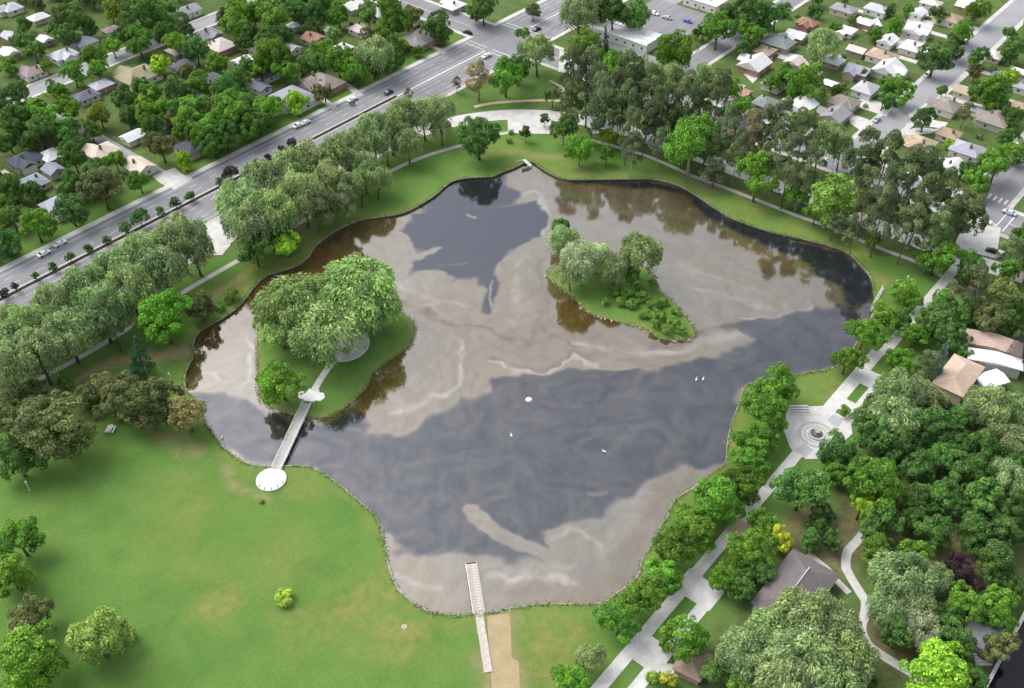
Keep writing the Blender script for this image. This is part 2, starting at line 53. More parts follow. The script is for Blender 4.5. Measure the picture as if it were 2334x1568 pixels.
T_GARD = [(273.29,53.99,7.22,8.08,'m'),(271.32,47.64,14.0,21.16,'p'),(297.27,43.82,9.86,11.04,'m'),(280.27,39.65,12.61,14.12,'o'),(257.97,51.16,12.31,14.47,'d'),(248.64,53.78,8.4,9.41,'m'),(269.69,39.53,11.6,12.99,'o'),(284.18,36.37,9.52,10.66,'m'),(255.04,44.97,10.63,12.5,'d'),(304.27,45.72,9.96,15.06,'p'),(234.47,52.73,8.89,9.96,'m'),(234.96,45.92,8.76,13.24,'p'),(239.04,43.58,6.14,15.81,'s'),(217.15,45.92,16.07,18.0,'w'),(219.85,39.16,13.25,14.85,'w'),(209.14,47.66,11.12,12.45,'o'),(209.45,43.3,13.74,15.39,'w'),(212.38,34.99,13.6,16.0,'d'),(202.1,47.55,10.94,12.87,'d'),(209.65,56.29,3.72,4.16,'m'),(202.51,41.83,12.17,14.31,'d'),(227.78,25.88,15.19,17.02,'w'),(233.22,19.85,11.82,13.23,'w'),(224.98,27.02,11.07,13.02,'d'),(212.28,20.92,13.26,15.59,'d'),(210.12,27.0,10.73,12.61,'d'),(221.4,17.08,12.13,13.58,'w'),(190.33,49.59,10.71,12.59,'d'),(171.51,50.4,13.8,16.23,'d'),(185.28,47.42,7.95,8.91,'m'),(183.48,36.62,15.94,17.86,'m'),(198.64,32.1,10.56,12.42,'d'),(204.39,27.55,10.6,12.47,'d'),(205.26,20.73,11.78,13.85,'d'),(196.89,14.97,12.67,14.9,'d'),(193.35,21.84,10.24,12.04,'d'),(208.17,13.34,11.7,13.11,'w'),(178.39,37.19,9.57,10.72,'l'),(201.09,8.4,10.16,11.94,'d'),(157.73,48.59,7.74,8.67,'y2'),(148.54,50.69,11.21,12.55,'m'),(138.9,51.91,7.92,8.87,'m'),(138.96,47.83,7.15,8.4,'d'),(118.74,49.81,10.84,12.14,'m'),(168.63,28.48,8.6,9.63,'m'),(171.28,21.9,10.93,12.24,'m'),(162.46,20.0,14.12,15.81,'w'),(168.26,15.05,9.53,10.68,'w'),(153.71,19.81,10.43,11.68,'w'),(157.64,14.74,10.98,12.3,'w'),(174.97,10.08,10.06,11.27,'u'),(181.75,5.23,10.83,12.73,'d'),(166.29,6.53,9.32,10.44,'m'),(172.22,1.79,9.37,10.49,'m'),(167.9,-0.56,8.09,9.06,'m'),(153.98,11.72,10.26,11.49,'v'),(152.09,7.77,6.79,7.61,'v'),(149.77,14.8,9.09,10.69,'d'),(157.11,4.23,9.06,10.65,'d'),(142.37,3.14,16.06,17.99,'l'),(136.62,32.31,16.87,18.89,'w'),(130.01,35.68,13.45,15.07,'w'),(138.85,27.3,14.06,15.75,'w'),(136.03,21.32,14.32,16.03,'w'),(128.15,27.76,16.34,18.3,'w'),(121.77,37.36,13.22,14.8,'w'),(121.63,29.04,14.02,15.7,'w'),(127.81,20.03,12.92,14.47,'w'),(117.09,40.45,7.75,9.11,'d'),(115.87,34.57,9.76,10.94,'m'),(165.71,38.02,6.24,7.34,'d'),(162.3,42.07,6.24,7.34,'d'),(176.55,31.35,10.03,11.8,'d'),(190.74,6.88,10.49,12.34,'d'),(187.25,12.43,10.52,12.37,'d'),(110.3,48.47,4.02,4.5,'y2'),(108.58,51.22,3.14,3.51,'l'),(223.48,35.53,8.44,9.93,'d'),(202.86,37.51,10.76,12.66,'d'),(189.48,43.1,9.26,10.89,'d'),(220.31,30.26,9.67,11.37,'d'),(221.83,25.43,6.91,7.74,'o'),(254.83,59.86,7.81,9.18,'d'),(290.06,52.43,9.85,11.59,'d'),(270.84,30.34,6.16,7.24,'d'),(169.68,43.75,7.62,8.97,'d'),(159.69,53.86,7.6,8.51,'m'),(214.75,13.06,9.26,10.89,'d'),(182.96,25.88,7.59,8.93,'d'),(182.23,20.52,9.95,11.71,'d'),(179.84,0.15,7.16,8.42,'d'),(145.27,46.87,7.24,8.52,'d'),(270.14,46.01,9.41,11.07,'d'),(271.76,34.64,9.27,10.9,'d'),(252.76,39.82,6.04,7.1,'d'),(160.89,9.24,8.1,9.53,'d'),(126.36,23.14,11.91,13.34,'w'),(134.99,16.79,7.71,9.06,'d')]
T_ISL1 = [(150.07,185.93,27.71,24.73,'W'),(135.72,195.69,25.45,22.71,'W'),(133.4,180.7,24.1,21.51,'W'),(129.8,206.21,8.25,6.93,'y3'),(114.26,179.76,13.28,13.94,'m2'),(153.45,180.41,15.05,13.44,'W'),(128.29,196.49,14.73,13.14,'W')]
T_ISL2 = [(216.35,159.89,11.88,14.85,'w'),(209.4,147.58,14.34,17.93,'v'),(223.94,166.96,7.64,10.03,'d'),(224.17,135.27,14.45,18.07,'w'),(215.66,139.21,11.51,14.38,'w'),(217.85,147.62,10.26,12.82,'v'),(218.8,134.39,7.22,9.48,'d'),(221.75,128.25,3.76,4.94,'d'),(205.44,148.67,8.63,10.79,'w')]
T_LEFT = [(108.01,224.61,17.89,19.32,'m2'),(121.16,225.99,10.57,11.41,'o'),(94.02,217.09,8.63,15.85,'s2'),(62.12,209.14,20.4,22.03,'o'),(80.75,206.72,14.93,16.12,'o'),(84.53,198.98,15.53,16.78,'o'),(81.11,217.08,10.22,11.03,'o'),(89.85,189.6,11.58,13.13,'b2'),(51.86,209.87,14.1,15.99,'d'),(62.13,231.6,11.49,12.41,'o'),(68.45,232.28,8.78,9.48,'o'),(76.64,228.81,5.94,6.73,'d'),(38.82,186.02,12.0,12.96,'m'),(32.59,178.17,11.52,12.44,'m2'),(29.01,164.72,10.76,11.62,'o'),(35.59,147.49,13.84,17.19,'q'),(22.49,152.32,16.05,17.34,'m2'),(76.42,218.81,8.72,9.42,'o'),(56.51,225.64,9.86,10.65,'o')]
T_MED = [(176.6,283.3,5.86,7.03,'u'),(171.79,283.3,3.3,4.16,'d'),(158.71,283.3,3.94,4.97,'d'),(152.64,283.3,4.26,5.37,'d'),(138.37,283.3,6.54,8.24,'d'),(146.3,283.3,3.52,4.43,'d'),(132.25,283.3,4.45,5.61,'d'),(124.47,283.3,3.06,3.85,'d'),(117.72,283.3,3.36,4.23,'d'),(111.0,283.3,3.64,4.59,'d'),(104.83,283.3,3.28,4.13,'d'),(98.53,283.3,2.92,3.68,'d'),(91.32,283.3,3.2,3.85,'u'),(87.75,283.3,3.18,3.82,'u'),(188.88,283.3,3.38,4.06,'u'),(194.2,283.3,3.03,3.64,'u'),(200.57,283.3,3.82,4.59,'u'),(205.87,283.3,4.62,5.54,'u')]
BUSH = [(212.96,136.64,5.57),(214.37,132.54,5.83),(215.77,128.13,5.53),(211.11,128.57,5.21),(214.62,122.71,5.47),(211.58,119.04,5.41),(209.67,122.62,4.88),(212.33,113.91,4.84),(208.08,113.5,4.53),(210.83,110.24,4.0),(207.23,117.72,4.55),(206.69,135.51,3.85),(217.21,116.3,4.08),(218.82,131.42,4.19),(209.79,131.83,4.4),(218.2,121.83,4.12),(132.85,226.7,6.63),(127.45,226.34,4.1),(70.51,128.54,5.51),(85.88,155.5,1.56),(263.5,223.1,3.06),(269.22,226.8,2.76),(296.33,316.95,2.77),(244.74,292.04,3.24),(138.9,180.84,2.6),(131.37,189.8,3.12),(131.92,184.62,2.58)]
HOUSES = [(203.53,484.01,10.04,'lgrey','h'),(206.06,463.79,8.63,'white','h'),(186.67,454.87,7.55,'lgrey','g'),(195.16,439.76,5.93,'white','g'),(177.69,439.66,8.12,'white','g'),(204.84,424.01,11.42,'blue','h'),(191.69,418.96,11.17,'lgrey','h'),(174.65,414.93,10.12,'pink','h'),(186.6,381.94,8.81,'lgrey','h'),(176.93,378.4,9.74,'slate','h'),(220.13,426.01,7.24,'pink','h'),(201.21,377.01,17.12,'olive','h'),(219.44,371.36,9.85,'slate','h'),(220.07,351.44,8.53,'slate','h'),(241.84,373.72,12.9,'pinkwhite','h'),(255.31,416.13,11.22,'grey','g'),(245.12,387.55,11.96,'grey','h'),(142.09,346.77,8.91,'white','h'),(134.36,351.05,11.8,'dslate','h'),(137.12,336.69,7.11,'blue','g'),(155.89,333.85,11.26,'cream','h'),(159.05,314.44,10.72,'cream','g'),(179.41,310.92,11.0,'dslate','h'),(170.26,335.16,8.14,'white','g'),(128.3,334.56,9.53,'blue','h'),(136.49,315.75,8.48,'slate','h'),(125.2,312.92,11.98,'lav','h'),(114.23,314.15,8.16,'white','g'),(100.63,305.45,5.25,'brown','g'),(247.81,312.26,16.94,'taupe','h'),(231.15,311.0,17.61,'bluegrey','h'),(305.05,310.56,18.22,'grey','h'),(274.62,330.59,9.73,'white','h'),(294.57,338.98,9.67,'pinkwhite','h'),(274.07,347.39,10.3,'red','g'),(260.88,347.62,7.01,'lgrey','g'),(284.86,347.59,6.02,'mint','g'),(310.1,360.51,10.49,'white','g'),(228.32,329.3,8.04,'slate','g'),(341.54,323.93,10.5,'white','h'),(276.1,365.39,4.05,'white','g'),(238.96,354.73,7.63,'white','g')]
HOUSER = [(378.94,181.75,14.4,'white','g'),(355.06,184.76,9.94,'brick','h'),(353.69,173.03,8.34,'brick','g'),(394.21,185.0,9.7,'tan','h'),(433.18,184.66,10.18,'red','h'),(417.9,182.15,10.36,'white','g'),(405.13,184.49,14.94,'greengrey','h'),(393.21,170.04,8.76,'pinkwhite','g'),(451.12,164.83,9.38,'white','h'),(457.85,178.5,12.51,'grey','h'),(467.92,166.53,11.67,'lgrey','h'),(476.78,149.71,8.29,'white','g'),(479.89,136.73,13.54,'tanbrown','h'),(457.02,142.92,12.05,'white','g'),(439.42,136.75,11.71,'white','h'),(438.91,147.86,9.87,'white','g'),(421.24,154.22,8.55,'pinkwhite','g'),(422.6,143.11,13.46,'terracotta','h'),(411.41,135.39,14.27,'white','g'),(402.54,144.65,11.25,'lav','g'),(389.24,134.96,11.66,'lgrey','h'),(357.88,148.18,13.46,'bright','g'),(372.47,136.58,12.84,'taupe','h'),(360.09,134.28,12.23,'grey','g'),(352.14,161.33,10.71,'greengrey','h'),(396.2,103.2,11.7,'taupe','h'),(413.72,102.85,8.35,'tan','g'),(399.24,84.42,16.01,'taupe','h'),(360.29,98.93,12.72,'tan','h'),(375.75,94.03,9.53,'tanbrown','h'),(367.97,83.73,13.29,'lav','h'),(352.83,83.1,10.05,'white','g'),(455.38,105.47,8.86,'pinkwhite','h'),(436.32,97.51,5.58,'slate','g'),(446.42,91.84,6.75,'white','g'),(415.8,81.62,7.81,'tan','h'),(384.18,148.29,4.78,'white','g'),(401.7,90.97,7.75,'blue','g')]
CARS = [(222.28,294.79,'white','a'),(261.68,287.56,'navy','a'),(349.67,279.11,'black','a'),(313.66,278.71,'white','a'),(114.36,295.5,'white','a'),(107.73,294.47,'white','a'),(247.79,294.56,'white','a'),(326.36,336.63,'black','a'),(339.12,56.92,'ltblue','b'),(312.53,52.92,'black','b'),(312.56,50.58,'white','a'),(328.56,61.48,'white','b'),(299.1,126.39,'white','b'),(298.87,116.43,'white','b'),(329.32,77.17,'white','b'),(398.0,121.31,'ltblue','a'),(421.83,121.91,'white','a'),(371.27,121.52,'silver','a'),(357.78,120.76,'black','a'),(350.94,111.73,'white','a'),(361.31,111.8,'maroon','a'),(410.07,157.39,'blue','b'),(448.98,121.24,'silver','a'),(365.26,198.81,'black','b'),(382.72,245.8,'black','b'),(402.15,230.26,'blue','b'),(326.15,301.18,'black','b'),(297.33,180.58,'silver','b'),(219.19,295.18,'white','a'),(299.06,121.07,'silver','b'),(389.06,120.77,'navy','a'),(399.22,239.88,'silver','b'),(399.38,247.47,'white','b')]
PATHS = [('park_path',[(62.29,241.3),(70.38,240.85),(94.7,240.04),(126.58,242.34),(150.03,242.6),(187.5,243.94),(217.61,243.52),(234.7,241.19),(250.9,235.59),(261.36,232.54),(269.49,228.16)],2.0,'path'),('park_path',[(285.18,201.07),(287.45,190.09),(289.36,178.71),(289.63,168.5),(288.77,155.14),(289.59,140.31),(289.97,126.48),(290.29,111.91),(291.02,102.71),(290.63,83.15),(291.16,70.28),(288.97,59.98)],1.8,'path'),('park_path',[(276.05,252.53),(282.93,248.98),(291.36,241.89),(298.95,234.03),(304.2,226.62)],1.9,'sandpath'),('park_path',[(314.12,243.3),(312.08,234.6),(304.39,228.15)],1.2,'path'),('garden_path',[(179.46,34.59),(175.29,34.01),(171.29,34.19),(167.67,34.39),(163.57,32.85),(161.39,30.54),(158.93,27.12),(157.15,24.74),(153.93,23.42),(150.17,22.5),(147.3,19.76),(146.6,16.81),(146.53,12.66),(146.48,8.09),(144.62,3.83)],2.2,'concrete'),('garden_path',[(194.03,29.8),(193.48,26.65),(192.56,24.87)],2.6,'path'),('garden_path',[(160.94,41.58),(160.56,38.81),(159.76,35.4),(158.37,32.77),(156.96,28.72)],1.6,'concrete'),('garden_path',[(171.76,14.15),(174.1,11.38),(173.84,8.64)],1.4,'path'),('driveway',[(242.35,315.67),(241.13,306.91),(238.5,295.44)],2.4,'concrete'),('driveway',[(255.73,307.73),(254.32,300.83),(252.73,294.9)],3.0,'concrete'),('driveway',[(164.28,307.87),(163.46,301.3),(164.2,294.85)],9.0,'concrete'),('driveway',[(305.76,304.17),(305.71,300.06),(304.56,295.22)],2.5,'concrete')]
PADS = [('driveway',[(384.07,113.87),(404.59,111.41),(404.07,106.14),(384.7,104.21),(378.6,108.18)]),('driveway',[(376.71,135.18),(386.18,134.47),(387.14,121.62),(377.22,119.77),(377.2,125.42)]),('driveway',[(367.85,132.02),(370.38,127.9),(366.24,120.69),(358.63,120.07),(362.58,128.32)]),('driveway',[(375.9,111.39),(384.96,108.34),(388.31,98.82),(383.09,98.49),(377.71,107.06)]),('driveway',[(369.15,109.69),(377.04,106.77),(380.62,99.27),(375.73,100.81),(368.21,106.56)]),('driveway',[(373.72,184.49),(394.88,190.6),(398.07,182.01),(382.29,177.54),(367.83,175.71)]),('driveway',[(438.98,143.72),(474.41,153.0),(477.67,141.44),(454.43,135.9),(438.33,134.16)]),('driveway',[(402.72,181.28),(405.06,171.67),(397.19,169.64),(395.98,179.76)]),('driveway',[(408.62,141.09),(418.47,134.52),(419.77,129.11),(410.23,132.81)]),('driveway',[(448.94,166.53),(465.02,164.17),(457.1,158.32),(445.99,159.67)]),('car_park',[(282.48,240.3),(294.1,226.48),(278.89,214.87),(268.75,227.99)]),('car_park',[(152.89,266.93),(161.87,265.85),(155.27,253.14),(145.7,248.9),(142.68,252.48)]),('car_park',[(296.83,212.0),(303.67,206.09),(296.78,196.8),(289.55,202.19)]),('car_park',[(301.2,187.28),(307.32,181.07),(301.63,173.23),(295.08,178.97)]),('car_park',[(327.55,65.52),(328.64,55.94),(309.96,50.58),(307.29,61.41),(307.36,65.22)]),('car_park',[(336.92,128.22),(346.82,126.74),(341.93,119.73),(330.64,123.18)]),('car_park',[(339.91,258.02),(341.32,252.9),(328.93,240.97),(322.64,245.22)]),('garden_court',[(113.03,52.82),(115.08,49.56),(113.75,46.99),(110.09,49.71)])]
DIRT = [(97.66,89.59),(99.63,87.97),(101.35,86.11),(97.99,82.75),(93.01,78.31),(93.43,76.63),(89.23,72.88),(83.36,67.28),(79.67,71.67),(85.31,77.55),(91.41,83.62)]

# ================================================================ helpers
rng = np.random.default_rng(7); random.seed(7)
def link(o): COL.objects.link(o); return o
def empty(name, loc=(0,0,0), rz=0.0, sc=(1,1,1)):
    o = bpy.data.objects.new(name, None); link(o); o.location = loc; o.rotation_euler = (0,0,rz); o.scale = sc
    o.empty_display_size = .5; return o
def mesh_np(name, V, F, mats=(), smooth=False):
    V = np.asarray(V, dtype=np.float32); F = np.asarray(F, dtype=np.int32); k = F.shape[1]
    me = bpy.data.meshes.new(name)
    me.vertices.add(len(V)); me.vertices.foreach_set('co', V.ravel())
    me.loops.add(F.size); me.loops.foreach_set('vertex_index', F.ravel())
    me.polygons.add(len(F)); me.polygons.foreach_set('loop_start', np.arange(0, F.size, k, dtype=np.int32))
    for m in mats: me.materials.append(m)
    me.update(calc_edges=True)
    if smooth: me.polygons.foreach_set('use_smooth', [True]*len(F))
    return me
def attr(me, name, vals):
    a = me.attributes.new(name, 'FLOAT', 'POINT'); a.data.foreach_set('value', np.asarray(vals, dtype=np.float32))
class MB:
    """collects quads / polygons for one mesh"""
    def __init__(s): s.v=[]; s.f=[]; s.mi=[]
    def poly(s, pts, m=0):
        n=len(s.v); s.v += [tuple(p) for p in pts]; s.f.append(tuple(range(n, n+len(pts)))); s.mi.append(m)
    def box(s, x0,y0,z0,x1,y1,z1, m=0):
        c=[(x0,y0,z0),(x1,y0,z0),(x1,y1,z0),(x0,y1,z0),(x0,y0,z1),(x1,y0,z1),(x1,y1,z1),(x0,y1,z1)]
        n=len(s.v); s.v+=c
        for q in ((0,3,2,1),(4,5,6,7),(0,1,5,4),(1,2,6,5),(2,3,7,6),(3,0,4,7)):
            s.f.append(tuple(n+i for i in q)); s.mi.append(m)
    def prism(s, pts, z0, z1, m=0, bottom=False):
        n=len(s.v); k=len(pts)
        s.v += [(p[0],p[1],z0) for p in pts] + [(p[0],p[1],z1) for p in pts]
        s.f.append(tuple(n+k+i for i in range(k))); s.mi.append(m)
        for i in range(k):
            j=(i+1)%k; s.f.append((n+i,n+j,n+k+j,n+k+i)); s.mi.append(m)
        if bottom: s.f.append(tuple(n+i for i in reversed(range(k)))); s.mi.append(m)
    def tube(s, pts, rads, sides=7, m=0, cap=True):
        n0=len(s.v); P=[Vector(p) for p in pts]
        for i,p in enumerate(P):
            d=(P[min(i+1,len(P)-1)]-P[max(i-1,0)]).normalized()
            a=d.orthogonal().normalized(); b=d.cross(a)
            for k in range(sides):
                t=2*math.pi*k/sides; s.v.append(tuple(p+(a*math.cos(t)+b*math.sin(t))*rads[i]))
        for i in range(len(P)-1):
            for k in range(sides):
                q=n0+i*sides; s.f.append((q+k,q+(k+1)%sides,q+sides+(k+1)%sides,q+sides+k)); s.mi.append(m)
        if cap:
            s.f.append(tuple(n0+k for k in reversed(range(sides)))); s.mi.append(m)
            q=n0+(len(P)-1)*sides; s.f.append(tuple(q+k for k in range(sides))); s.mi.append(m)
    def ring(s, c, r0, r1, z0, z1, n=48, m=0):
        def p(r,i,z): t=2*math.pi*i/n; return (c[0]+r*math.cos(t), c[1]+r*math.sin(t), z)
        for i in range(n):
            j=i+1
            s.poly([p(r0,i,z1),p(r1,i,z1),p(r1,j,z1),p(r0,j,z1)],m)
            s.poly([p(r1,i,z0),p(r1,j,z0),p(r1,j,z1),p(r1,i,z1)],m)
            if r0>0: s.poly([p(r0,j,z0),p(r0,i,z0),p(r0,i,z1),p(r0,j,z1)],m)
    def mesh(s, name, mats, smooth=False):
        me=bpy.data.meshes.new(name); me.from_pydata(s.v,[],s.f)
        for m in mats: me.materials.append(m)
        me.polygons.foreach_set('material_index', s.mi)
        if smooth: me.polygons.foreach_set('use_smooth',[True]*len(s.f))
        me.update(); return me
    def obj(s, name, mats, parent=None, smooth=False, loc=(0,0,0)):
        o=bpy.data.objects.new(name, s.mesh(name, mats if isinstance(mats,(list,tuple)) else [mats], smooth)); link(o); o.parent=parent; o.location=loc; return o
def tag(o, label, cat, group=None):
    o['label']=label; o['category']=cat
    if group: o['group']=group
    return o
def struct(o): o['kind']='structure'; return o
def child(name, me, parent, loc=(0,0,0), rz=0.0, sc=(1,1,1), color=None):
    o=bpy.data.objects.new(name, me); link(o); o.parent=parent; o.location=loc; o.rotation_euler=(0,0,rz); o.scale=sc
    if color: o.color=(*color,1)
    return o
TH=R(49.93)
def seen_x(x,y):           # left-to-right order of things, for wording labels only
    r=x*math.cos(TH)-y*math.sin(TH); d=x*math.sin(TH)+y*math.cos(TH); return r/(d+176.0)
ORD=['','first','second','third','fourth','fifth','sixth','seventh','eighth','ninth','tenth','eleventh','twelfth','thirteenth','fourteenth','fifteenth','sixteenth','seventeenth','eighteenth','nineteenth','twentieth']
def ordw(n):
    if n<=20: return ORD[n]
    t={2:'twent',3:'thirt',4:'fort'}[n//10]
    return t+'ieth' if n%10==0 else t+'y-'+ORD[n%10]
PEND=[]
def later(o, look, zone, cat, group=None): PEND.append((o,look,zone,cat,group))
def resolve_labels():
    d={}
    for p in PEND: d.setdefault((p[1],p[2]),[]).append(p)
    for (look,zone),l in d.items():
        l.sort(key=lambda p: seen_x(p[0].location.x,p[0].location.y))
        for i,(o,_,_,cat,grp) in enumerate(l):
            if len(l)==1: s=f'{look} {zone}'
            elif i==0: s=f'{look} {zone}, leftmost of its kind there'
            elif i==len(l)-1: s=f'{look} {zone}, rightmost of its kind there'
            else: s=f'{look} {zone}, {ordw(i+1)} such from left'
            tag(o,s,cat,grp)

# ---- numpy 2D tools
def inside(P, poly):
    x,y=P[:,0],P[:,1]; r=np.zeros(len(P),bool); q=np.asarray(poly); n=len(q)
    for i in range(n):
        x0,y0=q[i]; x1,y1=q[(i+1)%n]
        if y0==y1: continue
        c=((y0>y)!=(y1>y))&(x<(x1-x0)*(y-y0)/(y1-y0)+x0); r^=c
    return r
def segdist(P, line, closed=False):
    q=np.asarray(line,float); d=np.full(len(P),1e9); n=len(q)
    for i in range(n if closed else n-1):
        a=q[i]; b=q[(i+1)%n]; ab=b-a; L=(ab*ab).sum()+1e-9
        t=np.clip(((P-a)@ab)/L,0,1); e=P-(a+t[:,None]*ab); d=np.minimum(d,np.hypot(e[:,0],e[:,1]))
    return d
def sdist(P, poly):
    d=segdist(P,poly,True); return np.where(inside(P,poly),-d,d)
def sstep(a,b,x): t=np.clip((x-a)/(b-a),0,1); return t*t*(3-2*t)
def catmull(pts, sub=4, closed=True):
    q=[Vector(p) for p in pts]; n=len(q); out=[]
    rngi = range(n) if closed else range(n-1)
    for i in rngi:
        p0,p1,p2,p3=(q[(i-1)%n],q[i],q[(i+1)%n],q[(i+2)%n]) if closed else (q[max(i-1,0)],q[i],q[i+1],q[min(i+2,n-1)])
        for k in range(sub):
            t=k/sub; out.append(tuple(0.5*((2*p1)+(-p0+p2)*t+(2*p0-5*p1+4*p2-p3)*t*t+(-p0+3*p1-3*p2+p3)*t**3)))
    if not closed: out.append(tuple(q[-1]))
    return out
def sines(P, seed, lam, n=7):
    g=np.random.default_rng(seed); s=np.zeros(len(P))
    for i in range(n):
        a=g.uniform(0,6.283); k=6.283/(lam*g.uniform(.45,1.6)); s+=np.sin((P[:,0]*math.cos(a)+P[:,1]*math.sin(a))*k+g.uniform(0,6.283))
    return s/math.sqrt(n/2)
def ribbon(line, w, closed=False):
    q=[Vector(p) for p in line]; n=len(q); L=[];Rr=[]
    for i in range(n):
        a=q[(i-1)%n] if (closed or i>0) else q[i]; b=q[(i+1)%n] if (closed or i<n-1) else q[i]
        d=(b-a).normalized(); nn=Vector((-d.y,d.x)); L.append(q[i]+nn*w/2); Rr.append(q[i]-nn*w/2)
    return L,Rr

# ================================================================ materials
def mat(name):
    m=bpy.data.materials.new(name); m.use_nodes=True; nt=m.node_tree; nt.nodes.clear()
    out=nt.nodes.new('ShaderNodeOutputMaterial'); return m,nt,out
def N(nt,t,**kw):
    n=nt.nodes.new(t)
    for k,v in kw.items():
        if k in n.inputs: n.inputs[k].default_value=v
        else: setattr(n,k,v)
    return n
def noise(nt, scale, detail=3, rough=.55, coord='Object', dist=0.0):
    tc=nt.nodes.new('ShaderNodeNewGeometry') if coord=='World' else nt.nodes.new('ShaderNodeTexCoord')
    n=N(nt,'ShaderNodeTexNoise',Scale=scale,Detail=detail,Roughness=rough,Distortion=dist)
    nt.links.new(tc.outputs['Position'] if coord=='World' else tc.outputs[coord], n.inputs['Vector']); return n.outputs['Fac']
def ramp(nt, fac, stops):
    r=nt.nodes.new('ShaderNodeValToRGB'); e=r.color_ramp.elements
    while len(e)<len(stops): e.new(.5)
    for i,(p,c) in enumerate(stops): e[i].position=p; e[i].color=(*c,1) if len(c)==3 else c
    nt.links.new(fac,r.inputs[0]); return r.outputs[0]
def mix(nt, fac, a, b, mode='MIX'):
    m=nt.nodes.new('ShaderNodeMix'); m.data_type='RGBA'; m.blend_type=mode
    for s,v in ((0,fac),(6,a),(7,b)):
        if isinstance(v,(int,float)): m.inputs[s].default_value=v
        elif isinstance(v,(tuple,list)): m.inputs[s].default_value=(*v,1)
        else: nt.links.new(v,m.inputs[s])
    return m.outputs[2]
def math_(nt, op, a, b=0.0):
    m=nt.nodes.new('ShaderNodeMath'); m.operation=op
    for i,v in enumerate((a,b)):
        if isinstance(v,(int,float)): m.inputs[i].default_value=v
        else: nt.links.new(v,m.inputs[i])
    return m.outputs[0]
def attrn(nt,name):
    a=nt.nodes.new('ShaderNodeAttribute'); a.attribute_name=name; return a.outputs['Fac']
def pbr(nt,out,col,rough=.8,metal=0.0,bump=None,bs=.3,spec=.3):
    b=nt.nodes.new('ShaderNodeBsdfPrincipled'); b.inputs['Roughness'].default_value=rough; b.inputs['Metallic'].default_value=metal
    b.inputs['Specular IOR Level'].default_value=spec
    if isinstance(col,(tuple,list)): b.inputs['Base Color'].default_value=(*col,1)
    else: nt.links.new(col,b.inputs['Base Color'])
    if bump is not None:
        bn=N(nt,'ShaderNodeBump',Strength=bs,Distance=.2); nt.links.new(bump,bn.inputs['Height']); nt.links.new(bn.outputs[0],b.inputs['Normal'])
    nt.links.new(b.outputs[0],out.inputs['Surface']); return b
def simple(name, a, b=None, scale=.6, rough=.85, detail=5, coord='Object', spec=.25, metal=0.0):
    m,nt,out=mat(name)
    if b is None: b=tuple(c*.8 for c in a)
    n1=noise(nt,scale,detail,.65,coord); n2=noise(nt,scale*7,3,.6,coord)
    f=math_(nt,'ADD',math_(nt,'MULTIPLY',n1,.65),math_(nt,'MULTIPLY',n2,.35))
    c=ramp(nt,f,[(.32,b),(.66,a)]); pbr(nt,out,c,rough,metal,None,spec=spec); return m
def objcol(name, lo=.78, hi=1.1, scale=1.2, rough=.8, spec=.25, stripes=False):
    m,nt,out=mat(name); oi=nt.nodes.new('ShaderNodeObjectInfo')
    n1=noise(nt,scale,5,.65); n2=noise(nt,scale*6,3,.6)
    f=math_(nt,'ADD',math_(nt,'MULTIPLY',n1,.6),math_(nt,'MULTIPLY',n2,.4))
    c=ramp(nt,f,[(.3,(lo,lo,lo)),(.7,(hi,hi,hi))])
    pbr(nt,out,mix(nt,1.0,oi.outputs['Color'],c,'MULTIPLY'),rough,spec=spec); return m

# lawn / soil, with some shade under trees put into the soil colour
m_ground,nt,out=mat('lawn')
big=noise(nt,.016,4,.55,'World'); mid=noise(nt,.09,5,.6,'World',.4); fine=noise(nt,1.3,6,.8,'World')
base=ramp(nt,mid,[(.30,(.072,.160,.032)),(.5,(.098,.194,.042)),(.72,(.130,.222,.053))])
base=mix(nt,math_(nt,'MULTIPLY',big,.5),base,(.108,.204,.044))
base=mix(nt,ramp(nt,noise(nt,.045,6,.65,'World',.6),[(.48,(0,0,0)),(.72,(.4,.4,.4))]),base,(.175,.225,.055))
base=mix(nt,.6,base,ramp(nt,fine,[(.25,(.6,.6,.6)),(.75,(1.35,1.35,1.3))]),'MULTIPLY')
dry=math_(nt,'MULTIPLY',attrn(nt,'dry'),ramp(nt,noise(nt,.22,5,.7,'World'),[(.32,(.15,.15,.15)),(.62,(1,1,1))]))
base=mix(nt,dry,base,ramp(nt,noise(nt,.5,4,.6,'World'),[(.35,(.17,.19,.045)),(.65,(.27,.235,.08))]))
bare=math_(nt,'MINIMUM',math_(nt,'MULTIPLY',attrn(nt,'bare'),ramp(nt,noise(nt,.45,5,.7,'World'),[(.25,(.55,.55,.55)),(.6,(1.15,1.15,1.15))])),1.0)
base=mix(nt,bare,base,ramp(nt,noise(nt,.7,4,.6,'World'),[(.3,(.22,.175,.09)),(.7,(.34,.27,.15))]))
soil_shade=attrn(nt,'soil_shade')
base=mix(nt,math_(nt,'MULTIPLY',soil_shade,ramp(nt,noise(nt,.2,5,.7,'World'),[(.35,(.2,.2,.2)),(.6,(1,1,1))])),base,ramp(nt,noise(nt,.6,4,.6,'World'),[(.3,(.05,.045,.03)),(.7,(.11,.10,.06))]))
pbr(nt,out,base,.95,0,noise(nt,1.6,4,.7,'World'),.5,.1)

